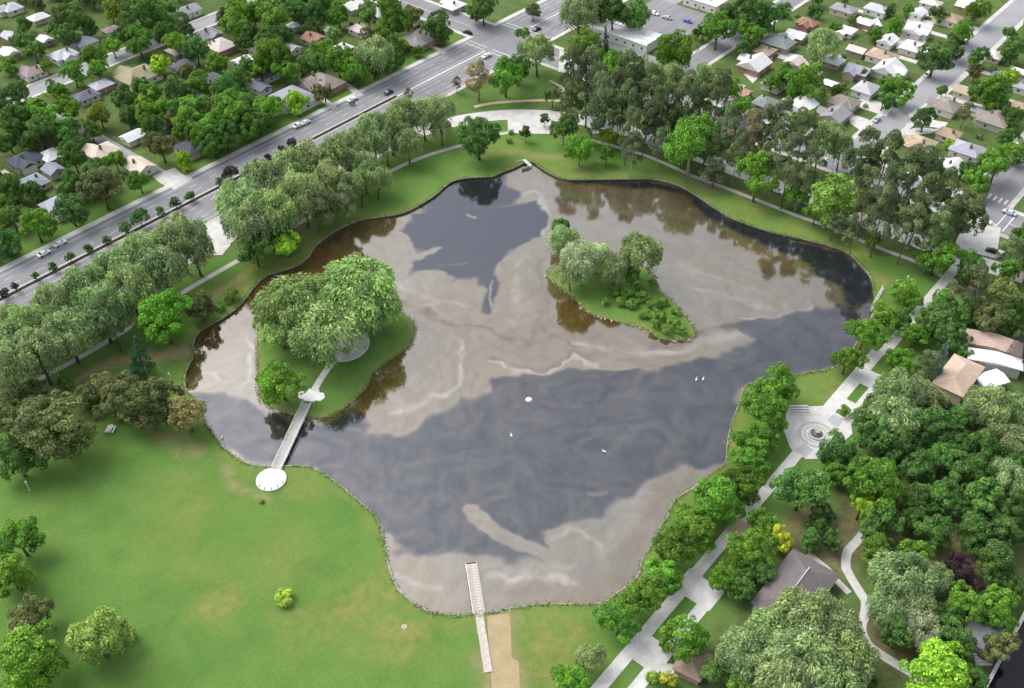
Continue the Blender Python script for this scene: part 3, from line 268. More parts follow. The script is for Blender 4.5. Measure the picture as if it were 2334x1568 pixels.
# pond water with a thin oil film
m_water,nt,out=mat('pond_water')
fa=attrn(nt,'film'); wv=noise(nt,.07,4,.5,'World',2.2); wv2=noise(nt,.3,4,.55,'World',1.2)
ff=math_(nt,'ADD',fa,math_(nt,'MULTIPLY',math_(nt,'SUBTRACT',wv,.5),.42)); ff=math_(nt,'ADD',ff,math_(nt,'MULTIPLY',math_(nt,'SUBTRACT',wv2,.5),.16))
film=ramp(nt,ff,[(.16,(0,0,0)),(.72,(1,1,1))])
tan=attrn(nt,'tan'); swirl=noise(nt,.03,5,.55,'World',3.2); streak=noise(nt,.022,5,.55,'World',5.0)
tanv=math_(nt,'ADD',tan,math_(nt,'MULTIPLY',math_(nt,'SUBTRACT',swirl,.5),.8))
def ridge(sc,di,k):
    q=math_(nt,'ABSOLUTE',math_(nt,'SUBTRACT',noise(nt,sc,4,.55,'World',di),.5)); return math_(nt,'MAXIMUM',math_(nt,'SUBTRACT',1.0,math_(nt,'MULTIPLY',q,k)),0.0)
lightf=ridge(.021,4.5,16); darkf=ridge(.017,5.5,13)
fil=math_(nt,'ADD',.5,math_(nt,'SUBTRACT',math_(nt,'MULTIPLY',lightf,.4),math_(nt,'MULTIPLY',darkf,.5)))
tanv=math_(nt,'ADD',tanv,math_(nt,'MULTIPLY',darkf,.2))
filmc=ramp(nt,tanv,[(.0,(.082,.069,.047)),(.35,(.088,.061,.028)),(.9,(.072,.039,.011))])
ln=math_(nt,'MULTIPLY',attrn(nt,'ln'),ramp(nt,noise(nt,.12,5,.6,'World',1.5),[(.3,(.15,.15,.15)),(.65,(1.2,1.2,1.2))]))
filmc=mix(nt,math_(nt,'MAXIMUM',math_(nt,'MULTIPLY',ln,.5),0.0),filmc,(.30,.275,.225)); filmc=mix(nt,math_(nt,'MAXIMUM',math_(nt,'MULTIPLY',ln,-.8),0.0),filmc,(.060,.036,.016))
filmc=mix(nt,.8,filmc,ramp(nt,streak,[(.36,(.82,.82,.84)),(.5,(1.05,1.05,1.05)),(.6,(1.3,1.3,1.3))]),'MULTIPLY')
waterc=ramp(nt,wv,[(.3,(.014,.016,.020)),(.7,(.020,.022,.026))])
dif=N(nt,'ShaderNodeBsdfDiffuse'); nt.links.new(mix(nt,film,waterc,filmc),dif.inputs['Color'])
gl=N(nt,'ShaderNodeBsdfGlossy'); gl.inputs['Roughness'].default_value=.05
nt.links.new(mix(nt,film,(.80,.835,.92),(.975,.935,.86)),gl.inputs['Color'])
bn=N(nt,'ShaderNodeBump',Strength=.035,Distance=.3); nt.links.new(noise(nt,.8,4,.6,'World',.5),bn.inputs['Height']); nt.links.new(bn.outputs[0],gl.inputs['Normal'])
lw=N(nt,'ShaderNodeFresnel',IOR=2.3)
gf=math_(nt,'ADD',math_(nt,'MULTIPLY',lw.outputs[0],.84),math_(nt,'MULTIPLY',film,math_(nt,'ADD',math_(nt,'ADD',math_(nt,'MULTIPLY',ln,.085),.122),math_(nt,'MULTIPLY',math_(nt,'SUBTRACT',fil,.5),.05))))
ms=nt.nodes.new('ShaderNodeMixShader'); nt.links.new(gf,ms.inputs[0]); nt.links.new(dif.outputs[0],ms.inputs[1]); nt.links.new(gl.outputs[0],ms.inputs[2]); nt.links.new(ms.outputs[0],out.inputs['Surface'])

# foliage: colour of the tree from its object colour, each leaf varied at random, lit highlights put into the light end
m_leaf,nt,out=mat('foliage'); oi=nt.nodes.new('ShaderNodeObjectInfo')
lv=attrn(nt,'lv'); c=ramp(nt,lv,[(0,(1.0,1.05,1.2)),(.5,(2.15,2.05,2.1)),(1,(4.4,3.9,3.7))])
c=mix(nt,1.0,oi.outputs['Color'],c,'MULTIPLY')
hsn=nt.nodes.new('ShaderNodeHueSaturation'); nt.links.new(c,hsn.inputs['Color']); nt.links.new(math_(nt,'ADD',math_(nt,'MULTIPLY',oi.outputs['Random'],.018),.494),hsn.inputs['Hue'])
nt.links.new(math_(nt,'ADD',math_(nt,'MULTIPLY',oi.outputs['Random'],.3),.85),hsn.inputs['Value'])
pb=pbr(nt,out,hsn.outputs[0],.7,spec=.18)
tr=nt.nodes.new('ShaderNodeBsdfTranslucent'); nt.links.new(hsn.outputs[0],tr.inputs['Color'])
ms=nt.nodes.new('ShaderNodeMixShader'); ms.inputs[0].default_value=.42; nt.links.new(pb.outputs[0],ms.inputs[1]); nt.links.new(tr.outputs[0],ms.inputs[2]); nt.links.new(ms.outputs[0],out.inputs['Surface'])
m_bright=simple('white_paving',(.88,.88,.86),(.70,.69,.67),.5,coord='World')
m_bark=simple('bark',(.16,.125,.09),(.08,.06,.045),1.5)
m_pale=simple('pale_bark',(.42,.40,.36),(.22,.2,.17),1.5)
def asphalt(name,a,c,axis):
    m,nt,out=mat(name); ge=nt.nodes.new('ShaderNodeNewGeometry'); mp=nt.nodes.new('ShaderNodeMapping'); mp.inputs['Scale'].default_value=(.012,.55,1) if axis=='x' else (.55,.012,1)
    nt.links.new(ge.outputs['Position'],mp.inputs['Vector']); n=N(nt,'ShaderNodeTexNoise',Scale=1.0,Detail=4.0,Roughness=.6); nt.links.new(mp.outputs[0],n.inputs['Vector'])
    f=math_(nt,'ADD',math_(nt,'MULTIPLY',n.outputs['Fac'],.5),math_(nt,'MULTIPLY',noise(nt,.05,5,.7,'World'),.35)); f=math_(nt,'ADD',f,math_(nt,'MULTIPLY',noise(nt,.9,4,.7,'World'),.15))
    pbr(nt,out,ramp(nt,f,[(.36,c),(.62,a)]),.85,spec=.25); return m
m_asph=asphalt('asphalt',(.27,.268,.28),(.165,.165,.178),'x'); m_asphx=asphalt('asphalt_cross',(.27,.268,.28),(.165,.165,.178),'y')
m_asph2=simple('pale_asphalt',(.33,.33,.345),(.25,.25,.262),.07,coord='World')
m_conc=simple('concrete',(.62,.61,.585),(.40,.39,.37),.35,coord='World')
m_white=simple('pale_concrete',(.68,.67,.645),(.45,.44,.42),.45,coord='World')
m_path=simple('path_paving',(.50,.49,.45),(.36,.35,.32),.3,coord='World')
m_sand=simple('sand_path',(.52,.42,.27),(.40,.32,.2),.3,coord='World')
m_paver=simple('grey_pavers',(.46,.46,.50),(.36,.36,.40),.4,coord='World')
m_paver2=simple('wet_basin',(.16,.165,.19),(.09,.09,.11),.8,.3,coord='World')
m_line=simple('road_paint',(.72,.71,.68),(.52,.51,.5),.5,coord='World')
m_kerb=simple('kerb_stone',(.46,.44,.38),(.10,.11,.05),.11,coord='World')
m_bank=simple('pond_wall',(.16,.14,.11),(.07,.06,.05),.5,coord='World')
m_mulch=simple('mulch',(.035,.028,.022),(.018,.014,.012),.5,coord='World')
m_wood=simple('weathered_wood',(.56,.52,.45),(.36,.33,.28),.8)
m_roof=objcol('roofing',.72,1.15,.9,.85)
m_wall=objcol('wall_paint',.88,1.05,.5,.8)
m_trim=simple('white_trim',(.78,.77,.74),(.65,.64,.62),2.0,.5)
m_brick=simple('chimney_brick',(.26,.17,.14),(.16,.11,.09),3.0)
m_glass,nt,out=mat('window_glass'); pbr(nt,out,(.03,.035,.04),.12,spec=.6)
m_paint=objcol('car_paint',.95,1.03,.5,.28,.5)
m_tyre=simple('tyre',(.02,.02,.02),(.012,.012,.012),2.0)
m_lamp=simple('lamp_glass',(.7,.7,.68),(.5,.5,.5),2.0,.2)
m_metal=simple('white_metal',(.78,.78,.77),(.62,.62,.6),1.0,.45)
m_dark=simple('dark_metal',(.03,.03,.035),(.015,.015,.02),1.0,.4)
m_net=simple('dark_netting',(.05,.05,.055),(.03,.03,.033),1.0,.8)
m_rock=simple('boulder_stone',(.50,.48,.43),(.24,.22,.19),1.2)
m_pool,nt,out=mat('dark_pool_water'); pbr(nt,out,(.006,.006,.008),.08,spec=.4)

# ================================================================ ground, pond, islands
pond=catmull(POND,4); isl1=catmull(ISL1,4); isl2=catmull(ISL2,4)
def ground_mesh():
    pts=[Vector(p) for p in pond]; npd=len(pts); edges=[(i,(i+1)%npd) for i in range(npd)]
    gx=np.arange(20,350,2.4); gy=np.arange(-20,300,2.4); G=np.array([(x,y) for x in gx for y in gy])
    G=G+rng.uniform(-.5,.5,G.shape); d=sdist(G,pond); G=G[d>1.2]
    gx=np.arange(-160,700,22.0); gy=np.arange(-160,700,22.0); C=np.array([(x,y) for x in gx for y in gy])
    C=C[(C[:,0]<16)|(C[:,0]>356)|(C[:,1]<-26)|(C[:,1]>304)]
    F=[]
    for r in (900,1600,3000,6000):
        for k in range(24): F.append((200+r*math.cos(k*math.pi/12),180+r*math.sin(k*math.pi/12)))
    allp=np.vstack([G,C,np.array(F)])
    pts+= [Vector((float(a),float(b))) for a,b in allp]
    v,e,f,_,_,_=delaunay_2d_cdt(pts,edges,[],0,1e-5)
    V=np.array([(p.x,p.y) for p in v]); T=np.array([q for q in f if len(q)==3])
    cen=V[T].mean(axis=1); T=T[~inside(cen,pond)]
    a=V[T[:,1]]-V[T[:,0]]; b=V[T[:,2]]-V[T[:,0]]; flip=(a[:,0]*b[:,1]-a[:,1]*b[:,0])<0; T[flip]=T[flip][:,::-1]
    return V,T
def lawn_attrs(V):
    W_=V+np.stack([sines(V,3,14),sines(V,4,14)],1)*1.1
    dry=np.zeros(len(V)); bare=np.zeros(len(V))
    for c,r,a in DRY:
        d=np.hypot(W_[:,0]-c[0],W_[:,1]-c[1]); dry=np.maximum(dry,a*(1-sstep(r*.25,r*1.15,d)))
    dry=np.maximum(dry,.55*(1-sstep(.5,4.5,segdist(W_,pond,True))))
    for l,h,a in BARE:
        d=segdist(W_,l); bare=np.maximum(bare,a*(1-sstep(h*.55,h*1.25,d)))
    x,y=V[:,0],V[:,1]
    soil_shade=.75*sstep(52,44,y)*(x>60)  # right garden: mulch brown, with the shade under its trees in the colour
    soil_shade=np.maximum(soil_shade,.65*sstep(284,292,x)*(y<240)*sstep(345,330,x))
    soil_shade=np.maximum(soil_shade,.7*sstep(302,306,y))
    soil_shade=np.maximum(soil_shade,.65*sstep(341,346,x))
    soil_shade=np.maximum(soil_shade,.45*sstep(246,250,y)*sstep(268,262,y)*(x<330))
    return dry,bare,soil_shade
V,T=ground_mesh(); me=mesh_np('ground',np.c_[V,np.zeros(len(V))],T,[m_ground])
d_,b_,s_=lawn_attrs(V); attr(me,'dry',d_); attr(me,'bare',b_); attr(me,'soil_shade',s_)
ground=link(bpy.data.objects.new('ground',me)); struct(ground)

def island(name, ring, h):
    cx=sum(p[0] for p in ring)/len(ring); cy=sum(p[1] for p in ring)/len(ring)
    Vs=[];Fs=[];n=len(ring); K=9
    for k in range(K+1):
        t=1-k/(K+1.0)
        z=-.75 if k==0 else h*(1-(t)**3)-.12
        tt=1.015 if k==0 else t
        for (x,y) in ring: Vs.append((cx+(x-cx)*tt,cy+(y-cy)*tt,z))
    for k in range(K):
        for i in range(n): Fs.append((k*n+i,k*n+(i+1)%n,(k+1)*n+(i+1)%n,(k+1)*n+i))
    me=mesh_np(name,Vs,Fs,[m_ground])
    P2=np.array(Vs)[:,:2]; d=-sdist(P2,ring)
    attr(me,'dry',.7*(1-sstep(0,2.5,d))); attr(me,'bare',np.where(d<.5,.55,0.0)); attr(me,'soil_shade',.25*sstep(5,9,d))
    o=link(bpy.data.objects.new(name,me)); cap=MB(); cap.poly([tuple(Vs[K*n+i]) for i in range(n)]); cp=cap.obj('island_top',m_ground,o); return struct(o)
island('island_ground',isl1,.7); island('island_ground',isl2,.5)

WZ=-.6
xs=[p[0] for p in pond]; ys=[p[1] for p in pond]
st=.62; gx=np.arange(min(xs)-3,max(xs)+3,st); gy=np.arange(min(ys)-3,max(ys)+3,st); nx,ny=len(gx),len(gy)
Gx,Gy=np.meshgrid(gx,gy,indexing='ij'); G=np.stack([Gx.ravel(),Gy.ravel()],1)
near=sdist(G,POND)<1.5; keep=near.reshape(nx,ny)
cell=keep[:-1,:-1]&keep[1:,:-1]&keep[1:,1:]&keep[:-1,1:]; ci,cj=np.nonzero(cell)
F=np.stack([ci*ny+cj,(ci+1)*ny+cj,(ci+1)*ny+cj+1,ci*ny+cj+1],1)
used=np.unique(F); remap=-np.ones(len(G),int); remap[used]=np.arange(len(used)); G=G[used]; F=remap[F]
Wp=G+np.stack([sines(G,11,22)+.5*sines(G,13,7),sines(G,12,22)+.5*sines(G,14,7)],1)*.9
film=np.ones(len(G))
for k,pl in enumerate(CLEAR):
    s=(1.9,1.7,4.0,3.0,2.5)[k]; fl_=(.24,.02,.0,.0,.1)[k]; film=np.minimum(film,fl_+(1-fl_)*sstep(-s,s,sdist(Wp,pl)))
for l,h,a in STREAK: film=np.maximum(film,a*(1-sstep(h*.4,h*1.3,segdist(G+(Wp-G)*.5,l))))
tan=np.zeros(len(G))
for c,r,a in TANS: tan=np.maximum(tan,a*(1-sstep(r*.1,r*1.1,np.hypot(Wp[:,0]-c[0],Wp[:,1]-c[1]))))
tan=np.maximum(tan,.55*(1-sstep(0,9,segdist(G,POND,True))))
ln=np.zeros(len(G)); Wl=G+(Wp-G)*.9
for l,h,a in LINES:
    v=a*(1-sstep(0,h*1.45,segdist(Wl,catmull(l,4,False)))); ln=np.where(abs(v)>abs(ln),v,ln)
me=mesh_np('pond_water',np.c_[G,np.full(len(G),WZ)],F,[m_water]); attr(me,'film',film); attr(me,'tan',tan); attr(me,'ln',ln)
struct(link(bpy.data.objects.new('pond_water',me)))

kb=MB(); L,Rr=ribbon(pond,.38,True); n=len(pond)
for i in range(n):
    c_=(L[i]+Rr[i])/2; f_=.35+.65*(.5+.5*math.sin(i*.37)*math.sin(i*.11+1))+random.uniform(-.2,.2); L[i]=c_+(L[i]-c_)*f_*1.2+Vector((random.uniform(-.08,.08),random.uniform(-.08,.08)))
for i in range(n):
    j=(i+1)%n; a,b,c,d=L[i],L[j],Rr[j],Rr[i]
    kb.poly([(a.x,a.y,.1),(b.x,b.y,.1),(c.x,c.y,.1),(d.x,d.y,.1)] if True else [])
    for p,q in ((a,b),(c,d)):
        kb.poly([(p.x,p.y,-.02),(q.x,q.y,-.02),(q.x,q.y,.1),(p.x,p.y,.1)],0)
o=kb.obj('pond_kerb',m_kerb); struct(o)
wb=MB()
for i in range(n):
    p,q=pond[i],pond[(i+1)%n]; wb.poly([(p[0],p[1],-1.1),(q[0],q[1],-1.1),(q[0],q[1],.05),(p[0],p[1],.05)])
struct(wb.obj('pond_wall',m_bank))

# ================================================================ roads, pavements, paths
def slab(name, pts, z0, z1, m):
    b=MB(); b.prism(pts,z0,z1); return struct(b.obj(name,m))
def rect(x0,y0,x1,y1): return [(x0,y0),(x1,y0),(x1,y1),(x0,y1)]
def strip(name, line, w, z, m, sub=5, thick=.08):
    q=catmull(line,sub,False); L,Rr=ribbon(q,w); b=MB(); n=len(q)
    for i in range(n-1):
        a,bb,c,d=L[i],L[i+1],Rr[i+1],Rr[i]
        b.poly([(d.x,d.y,z),(c.x,c.y,z),(bb.x,bb.y,z),(a.x,a.y,z)])
        for p,r in ((a,bb),(c,d)): b.poly([(p.x,p.y,z),(r.x,r.y,z),(r.x,r.y,z-thick),(p.x,p.y,z-thick)])
    return struct(b.obj(name,m))
slab('avenue_road',rect(-260,268.6,900,296.6),-.05,.010,m_asph)
slab('cross_road',rect(325.5,-150,340.5,268.6),-.05,.014,m_asphx)
slab('cross_road',rect(325.5,296.6,340.5,640),-.05,.014,m_asphx)
slab('side_street',rect(340.5,110.7,900,121.3),-.05,.018,m_asph2)
slab('side_street',rect(340.5,200.3,900,209.5),-.05,.018,m_asph)
slab('side_street',rect(340.5,59.0,900,71.5),-.05,.018,m_asph)
slab('side_street',rect(-200,399.5,325.5,408.5),-.05,.018,m_asph2)
slab('alley',rect(160.5,299.6,165.3,399.5),-.05,.018,m_asph2)
slab('pavement',rect(-260,296.6,325.5,299.2),-.05,.14,m_conc)
slab('pavement',rect(340.5,296.6,900,299.2),-.05,.14,m_conc)
slab('pavement',rect(-260,266.4,325.5,268.6),-.05,.14,m_path)
slab('pavement',rect(340.5,266.4,900,268.6),-.05,.14,m_conc)
for y0,y1 in ((108.4,110.7),(121.3,123.4),(198.4,200.3),(209.5,211.3),(57.0,59.0),(71.5,73.4)): slab('pavement',rect(343.0,y0,900,y1),-.05,.13,m_conc)
segs=[(-150,59),(71.5,110.7),(121.3,200.3),(209.5,266.4)]
for a,b in segs: slab('pavement',rect(340.5,a,342.7,b),-.05,.13,m_conc)
slab('pavement',rect(323.4,-60,325.5,266.4),-.05,.13,m_path)
slab('pavement',rect(323.4,299.2,325.5,640),-.05,.13,m_conc); slab('pavement',rect(340.5,299.2,342.6,640),-.05,.13,m_conc)
for y0,y1 in ((397.9,399.5),(408.5,410.0)): slab('pavement',rect(-200,y0,323.4,y1),-.05,.13,m_conc)
# median of the avenue: two pale kerbs with dark planting soil between
for x0,x1 in ((-260,262),):
    slab('median_kerb',rect(x0,284.2,x1,284.6),-.05,.17,m_white); slab('median_kerb',rect(x0,282.0,x1,282.4),-.05,.17,m_white)
    slab('median_soil',rect(x0,282.4,x1,284.2),-.05,.12,m_mulch)
slab('median_kerb',rect(262,282.4,318,283.6),-.05,.17,m_conc); slab('median_kerb',rect(350,282.4,900,283.6),-.05,.17,m_conc)
# painted lines
lb=MB()
def line(x0,y0,x1,y1,z=.020): lb.poly([(x0,y0,z),(x1,y0,z),(x1,y1,z),(x0,y1,z)])
for y in (288.2,291.6):
    x=-250
    while x<890:
        if not 318<x<346: line(x,y-.09,x+3.2,y+.09)
        x+=9.0
for y in (272.4,275.8,279.0):
    x=-250
    while x<890:
        if not 318<x<346: line(x,y-.09,x+3.2,y+.09)
        x+=9.0
for y in (285.1,294.6,281.6,270.2): line(-250,y-.08,320,y+.08); line(346,y-.08,890,y+.08)
for x in (318.5,321.2,344.6,347.0):
    line(x-.22,269.5,x+.22,281.8); line(x-.22,284.8,x+.22,295.8)
for y0,y1 in ((-140,55),(76,262),(302,630)):
    line(332.85,y0,333.0,y1,.024); line(333.15,y0,333.3,y1,.024)
for y in (57.6,54.8,74.6,77.0): line(327,y-.2,339,y+.2,.024)
for y in (60,62,64,66,68,70): line(344.2,y,347.6,y+.7,.026)
struct(lb.obj('road_marking',m_line))
# park loop road
loop=[(-60,257.5),(60,257.5),(150,257.5),(225,257.8),(250,255),(270,246),(286,231),(296,212),(301,190),(302.5,150),(302.8,110),(302.8,70),(306,40)]
slab('dirt_path',DIRT,-.03,.006,simple('trodden_earth',(.40,.32,.19),(.29,.225,.12),.35,coord='World'))
strip('park_drive',loop,8.0,.03,m_conc,8)
zz=.045
for n_,l,w,mm in PATHS:
    zz+=.004; strip(n_,l,w,zz,{'path':m_path,'sandpath':m_sand,'concrete':m_conc}[mm])
for n_,l in PADS:
    zz+=.004; slab(n_,l,-.02,zz,m_white if n_=='driveway' else m_conc)
slab('car_park',rect(377,222.5,416,257.5),-.02,.03,m_asph); slab('car_park',rect(416,246,470,257),-.02,.034,m_asph2)
slab('car_park',rect(356,213,362,258),-.02,.034,m_asph2)
slab('side_street',rect(343,123.5,352,198),-.02,.026,m_asph2)
# promenade
def pv(name,x0,y0,x1,y1,z,m): return slab(name,rect(x0,y0,x1,y1),-.02,z,m)
pv('promenade',40,57.7,189,60.7,.10,m_white); pv('promenade',40,51.6,133,54.5,.10,m_white)
pv('promenade_court',110,51.4,117.6,57.7,.104,m_white); pv('promenade_court',131.5,51.2,138.6,57.7,.108,m_white)
pv('promenade_court',132.5,57.5,139.0,61.2,.112,m_conc)
pv('promenade',209,58.6,241,62.4,.10,m_white); pv('promenade',241,57.4,330,60.6,.104,m_conc)
pv('promenade_court',211.5,52.5,216.5,58.6,.106,m_white); pv('promenade_court',225,53.5,232,58.6,.106,m_white)
pv('promenade',207,53.2,232,55.8,.11,m_white)
pv('promenade_court',154.6,56.0,159.6,60.9,.115,m_sand)

# ================================================================ fountain court, bridge, dock, water edge
court=[(188.5,56.5),(192,52.6),(205,51.2),(209.5,54),(209.5,62.6),(206.4,65.9),(203.0,69.6),(199.0,68.3),(196.0,67.6),(193.5,65.6),(189.2,61.4)]
slab('fountain_court',court,-.02,.13,m_white)
for pts in ([(204.6,55.2),(208.6,55.6),(208.6,58.6),(205.0,59.0)],[(188.9,57.0),(192.8,56.4),(193.2,59.6),(189.3,60.4)]): slab('paver_panel',pts,0,.136,m_paver)
ft=empty('fountain',(198.4,58.6,0))
b=MB(); b.ring((0,0),4.1,5.0,.1,.16,56); b.obj('paving_ring',m_path,ft)
b=MB(); b.ring((0,0),2.9,3.3,.1,.18,56); b.obj('paving_ring',m_path,ft)
b=MB(); b.ring((0,0),1.75,2.3,.1,.55,48); b.obj('basin_rim',m_conc,ft)
b=MB(); b.ring((0,0),0,1.75,.1,.35,48); b.obj('pool_water',m_paver2,ft)
b=MB(); b.tube([(0,0,.3),(0,0,.7),(0,0,1.0),(0,0,1.5)],[.55,.45,.22,.28],12); b.tube([(0,0,1.5),(0,0,1.62)],[.7,.78],12); b.obj('spout_pedestal',m_sand,ft)
tag(ft,'round fountain with dark pool ringed by pale paving on the promenade','fountain')
stp=empty('stone_steps',(203.1,69.3,0),R(-49.93))
for k in range(4):
    q=MB(); q.box(-.2,-.2-k*.95,0,5.2,.45-k*.95,.62-.11*k); q.obj('step',m_white,stp)
tag(stp,'pale stone steps with dark joints on the pond side of the fountain','steps')

class Frame2:      # local frame along a straight run
    def __init__(s,a,b): s.a=Vector((a[0],a[1],0)); d=Vector((b[0]-a[0],b[1]-a[1],0)); s.L=d.length; s.rz=math.atan2(d.y,d.x)
def plank_mesh(name,w,l,t,m): 
    b=MB(); b.box(-l/2,-w/2,-t,l/2,w/2,0); return b.mesh(name,[m])
fr=Frame2((95.6,161.2),(117.2,173.7)); br=empty('footbridge',(95.6,161.2,0),fr.rz)
b=MB(); 
for y in (-1.05,1.05): b.box(0,y-.14,.05,fr.L,y+.14,.42)
b.obj('girder',m_conc,br)
pm=plank_mesh('plank',2.5,.56,.09,m_path); k=0; x=.35
while x<fr.L-.2: child('plank',pm,br,(x,0,.52)); x+=.60
for s in (-1,1):
    b=MB(); x=.2
    while x<fr.L: b.box(x-.05,s*1.22-.05,.45,x+.05,s*1.22+.05,1.45); x+=1.8
    b.box(0,s*1.22-.06,1.40,fr.L,s*1.22+.06,1.48); b.box(0,s*1.22-.03,.9,fr.L,s*1.22+.03,.96); b.obj('railing',m_metal,br)
for x in (6.5,13,19):
    b=MB(); b.box(x-.25,-1.1,-1.4,x+.25,1.1,.05); b.obj('pier',m_conc,br)
tag(br,'narrow white footbridge from the lawn to the left island','bridge')
pz=empty('round_terrace',(92.4,159.6,0))
b=MB(); b.ring((0,0),0,3.9,-.05,.30,40); b.obj('paving',m_bright,pz)
b=MB(); b.ring((0,0),3.7,3.9,.30,.37,40); b.obj('low_wall',m_bright,pz)
b=MB(); b.ring((0,0),2.3,2.5,.30,.306,40); b.obj('paving_band',m_white,pz)
for k in range(5):
    t=R(175+k*28); q=MB(); q.tube([(0,0,.3),(0,0,.95)],[.14,.10],8); q.tube([(0,0,.95),(0,0,1.05)],[.16,.16],8); o=q.obj('bollard',m_dark,pz); o.location=(3.55*math.cos(t),3.55*math.sin(t),0)
tag(pz,'bright white round terrace on the lawn at the foot of the footbridge','terrace')
hx=empty('island_landing',(119.8,175.0,0),fr.rz)
for s in (-1,1):
    b=MB(); b.prism([(s*0+1.9*math.cos(R(60*i+30)),s*2.15+1.9*math.sin(R(60*i+30))) for i in range(6)],-.5,.56+.004*s); b.obj('hexagonal_slab',m_bright,hx)
b=MB(); b.prism([(-2.2,-1.6),(2.6,-1.6),(2.6,1.6),(-2.2,1.6)],-.5,.552); b.obj('centre_slab',m_bright,hx)
tag(hx,'white hexagonal landing where the footbridge meets the left island','landing')
strip('island_path',[(121.5,175.9),(126,178.0),(133,181.0)],2.0,.60,m_white,thick=.8)
b=MB(); b.ring((0,0),0,8.0,-.1,.62,48); b.ring((0,0),7.5,8.0,.62,.95,48); o=b.obj('island_plaza',m_conc); o.location=(140.6,184.4,0); struct(o)
# dock
fd=Frame2((87.0,80.0),(105.9,101.9)); dk=empty('dock',(87.0,80.0,0),fd.rz)
pm2=plank_mesh('plank',2.8,.72,.10,m_wood); pm3=plank_mesh('ramp_slab',1.9,1.9,.10,m_wood)
x=1.0
while x<14.9: child('ramp_slab',pm3,dk,(x,random.uniform(-.05,.05),.16+.02*(x/14)),random.uniform(-.015,.015)); x+=1.93
x=15.5
while x<fd.L: child('plank',pm2,dk,(x,random.uniform(-.05,.05),.20),random.uniform(-.015,.015)); x+=.78
for s in (-1,1):
    b=MB(); x=15.0
    while x<fd.L+.05: b.box(x-.07,s*1.32-.07,.1,x+.07,s*1.32+.07,1.2); x+=1.75
    b.box(14.9,s*1.32-.06,1.12,fd.L,s*1.32+.06,1.22); b.obj('railing',m_metal if s>0 else m_wood,dk)
for x in (18,23,28):
    b=MB(); b.box(x-1.6,-1.2,-1.0,x+1.6,1.2,.05); b.obj('float',m_dark,dk)
tag(dk,'weathered pale wooden dock with railings running from the near lawn into the pond','dock')
# inlet at the far tip of the pond
il=empty('pond_inlet',(256.4,208.0,0),R(-20))
b=MB(); b.box(-.8,-2.6,-.9,.5,2.6,.35); b.obj('headwall',m_white,il)
b=MB(); b.box(-.86,-1.0,-.6,-.78,1.0,.12); b.obj('culvert_mouth',m_dark,il)
for s in (-1,1):
    b=MB(); b.box(-4.0,s*2.7-.25,-.9,-.8,s*2.7+.25,.28); b.obj('wing_wall',m_kerb,il)
tag(il,'small stone inlet with dark culvert mouth at the far tip of the pond','culvert')
# outlet railing on the right bank
orl=empty('bank_railing',(264.5,71.8,0),R(8))
for k in range(7):
    b=MB(); b.tube([(-6+k*2.0,0,-.3),(-6+k*2.0,0,1.5)],[.12,.12],6); b.obj('post',m_metal,orl)
for z in (.8,1.4):
    b=MB(); b.box(-6,-.07,z,6,.07,z+.12); b.obj('rail',m_metal,orl)
b=MB(); b.box(-6.4,-.6,-.9,6.4,-.15,.2); b.obj('sill',m_white,orl)
tag(orl,'short white railing along the right bank of the pond','railing')
# boulders around the right island
def rock_mesh(seed):
    g=np.random.default_rng(seed); b=MB(); 
    import bmesh
    bm=bmesh.new(); bmesh.ops.create_icosphere(bm,subdivisions=1,radius=.5)
    for v in bm.verts: v.co*=g.uniform(.75,1.2)
    me=bpy.data.meshes.new('boulder'); bm.to_mesh(me); bm.free(); me.materials.append(m_rock); return me
RM=[rock_mesh(i) for i in range(5)]
q=catmull(ISL2,5)
for i,(x,y) in enumerate(q):
    if random.random()<.5: continue
    o=link(bpy.data.objects.new('boulder',random.choice(RM))); s=random.uniform(.3,1.0)
    o.location=(x+random.uniform(-.6,.6),y+random.uniform(-.6,.6),-.45); o.scale=(s*1.3,s,s*1.1); o.rotation_euler=(0,0,random.uniform(0,6))
    tag(o,'pale boulder on the waterline of the right island','boulder','boulders edging the right island')

# ================================================================ trees
LEAF={}
def leaves(C, Rxy, Rz, lv0, nleaf, ls, rg, down=.0, up=.15, jit=.6, aspect=.8, lower=-.5):
    k=rg.choice(len(C),nleaf,p=(Rxy**2)/(Rxy**2).sum())
    n=rg.normal(size=(nleaf,3)); n/=np.linalg.norm(n,axis=1)[:,None]
    out=C[k]-np.array([0,0,.45]); out/=np.linalg.norm(out,axis=1)[:,None]+1e-6
    flip=((n*out).sum(1)<-.25); n[flip]*=-1
    bad=n[:,2]<lower; n[bad,2]*=-1
    rad=rg.uniform(.72,1.08,nleaf)
    pos=C[k]+n*np.stack([Rxy[k],Rxy[k],Rz[k]],1)*rad[:,None]
    pos[:,2]-=down*rg.uniform(0,1,nleaf)**2
    nn=n+rg.normal(size=(nleaf,3))*jit*.6; nn[:,2]+=up; nn/=np.linalg.norm(nn,axis=1)[:,None]
    t=np.cross(nn,rg.normal(size=(nleaf,3))); t/=np.linalg.norm(t,axis=1)[:,None]
    return pos,nn,t,np.clip(lv0[k]+rg.normal(0,.26,nleaf),0,1)
def quads(pos,nn,t,ls,asp,lv,name):
    b=np.cross(nn,t); n=len(pos); s=ls[:,None]
    V=np.stack([pos-t*s-b*s*asp*.6, pos+t*s*.7-b*s*asp, pos+t*s+b*s*asp*.6, pos-t*s*.7+b*s*asp],1).reshape(-1,3)
    F=np.arange(4*n).reshape(-1,4); me=mesh_np(name,V,F,[m_leaf]); attr(me,'lv',np.repeat(lv,4)); return me
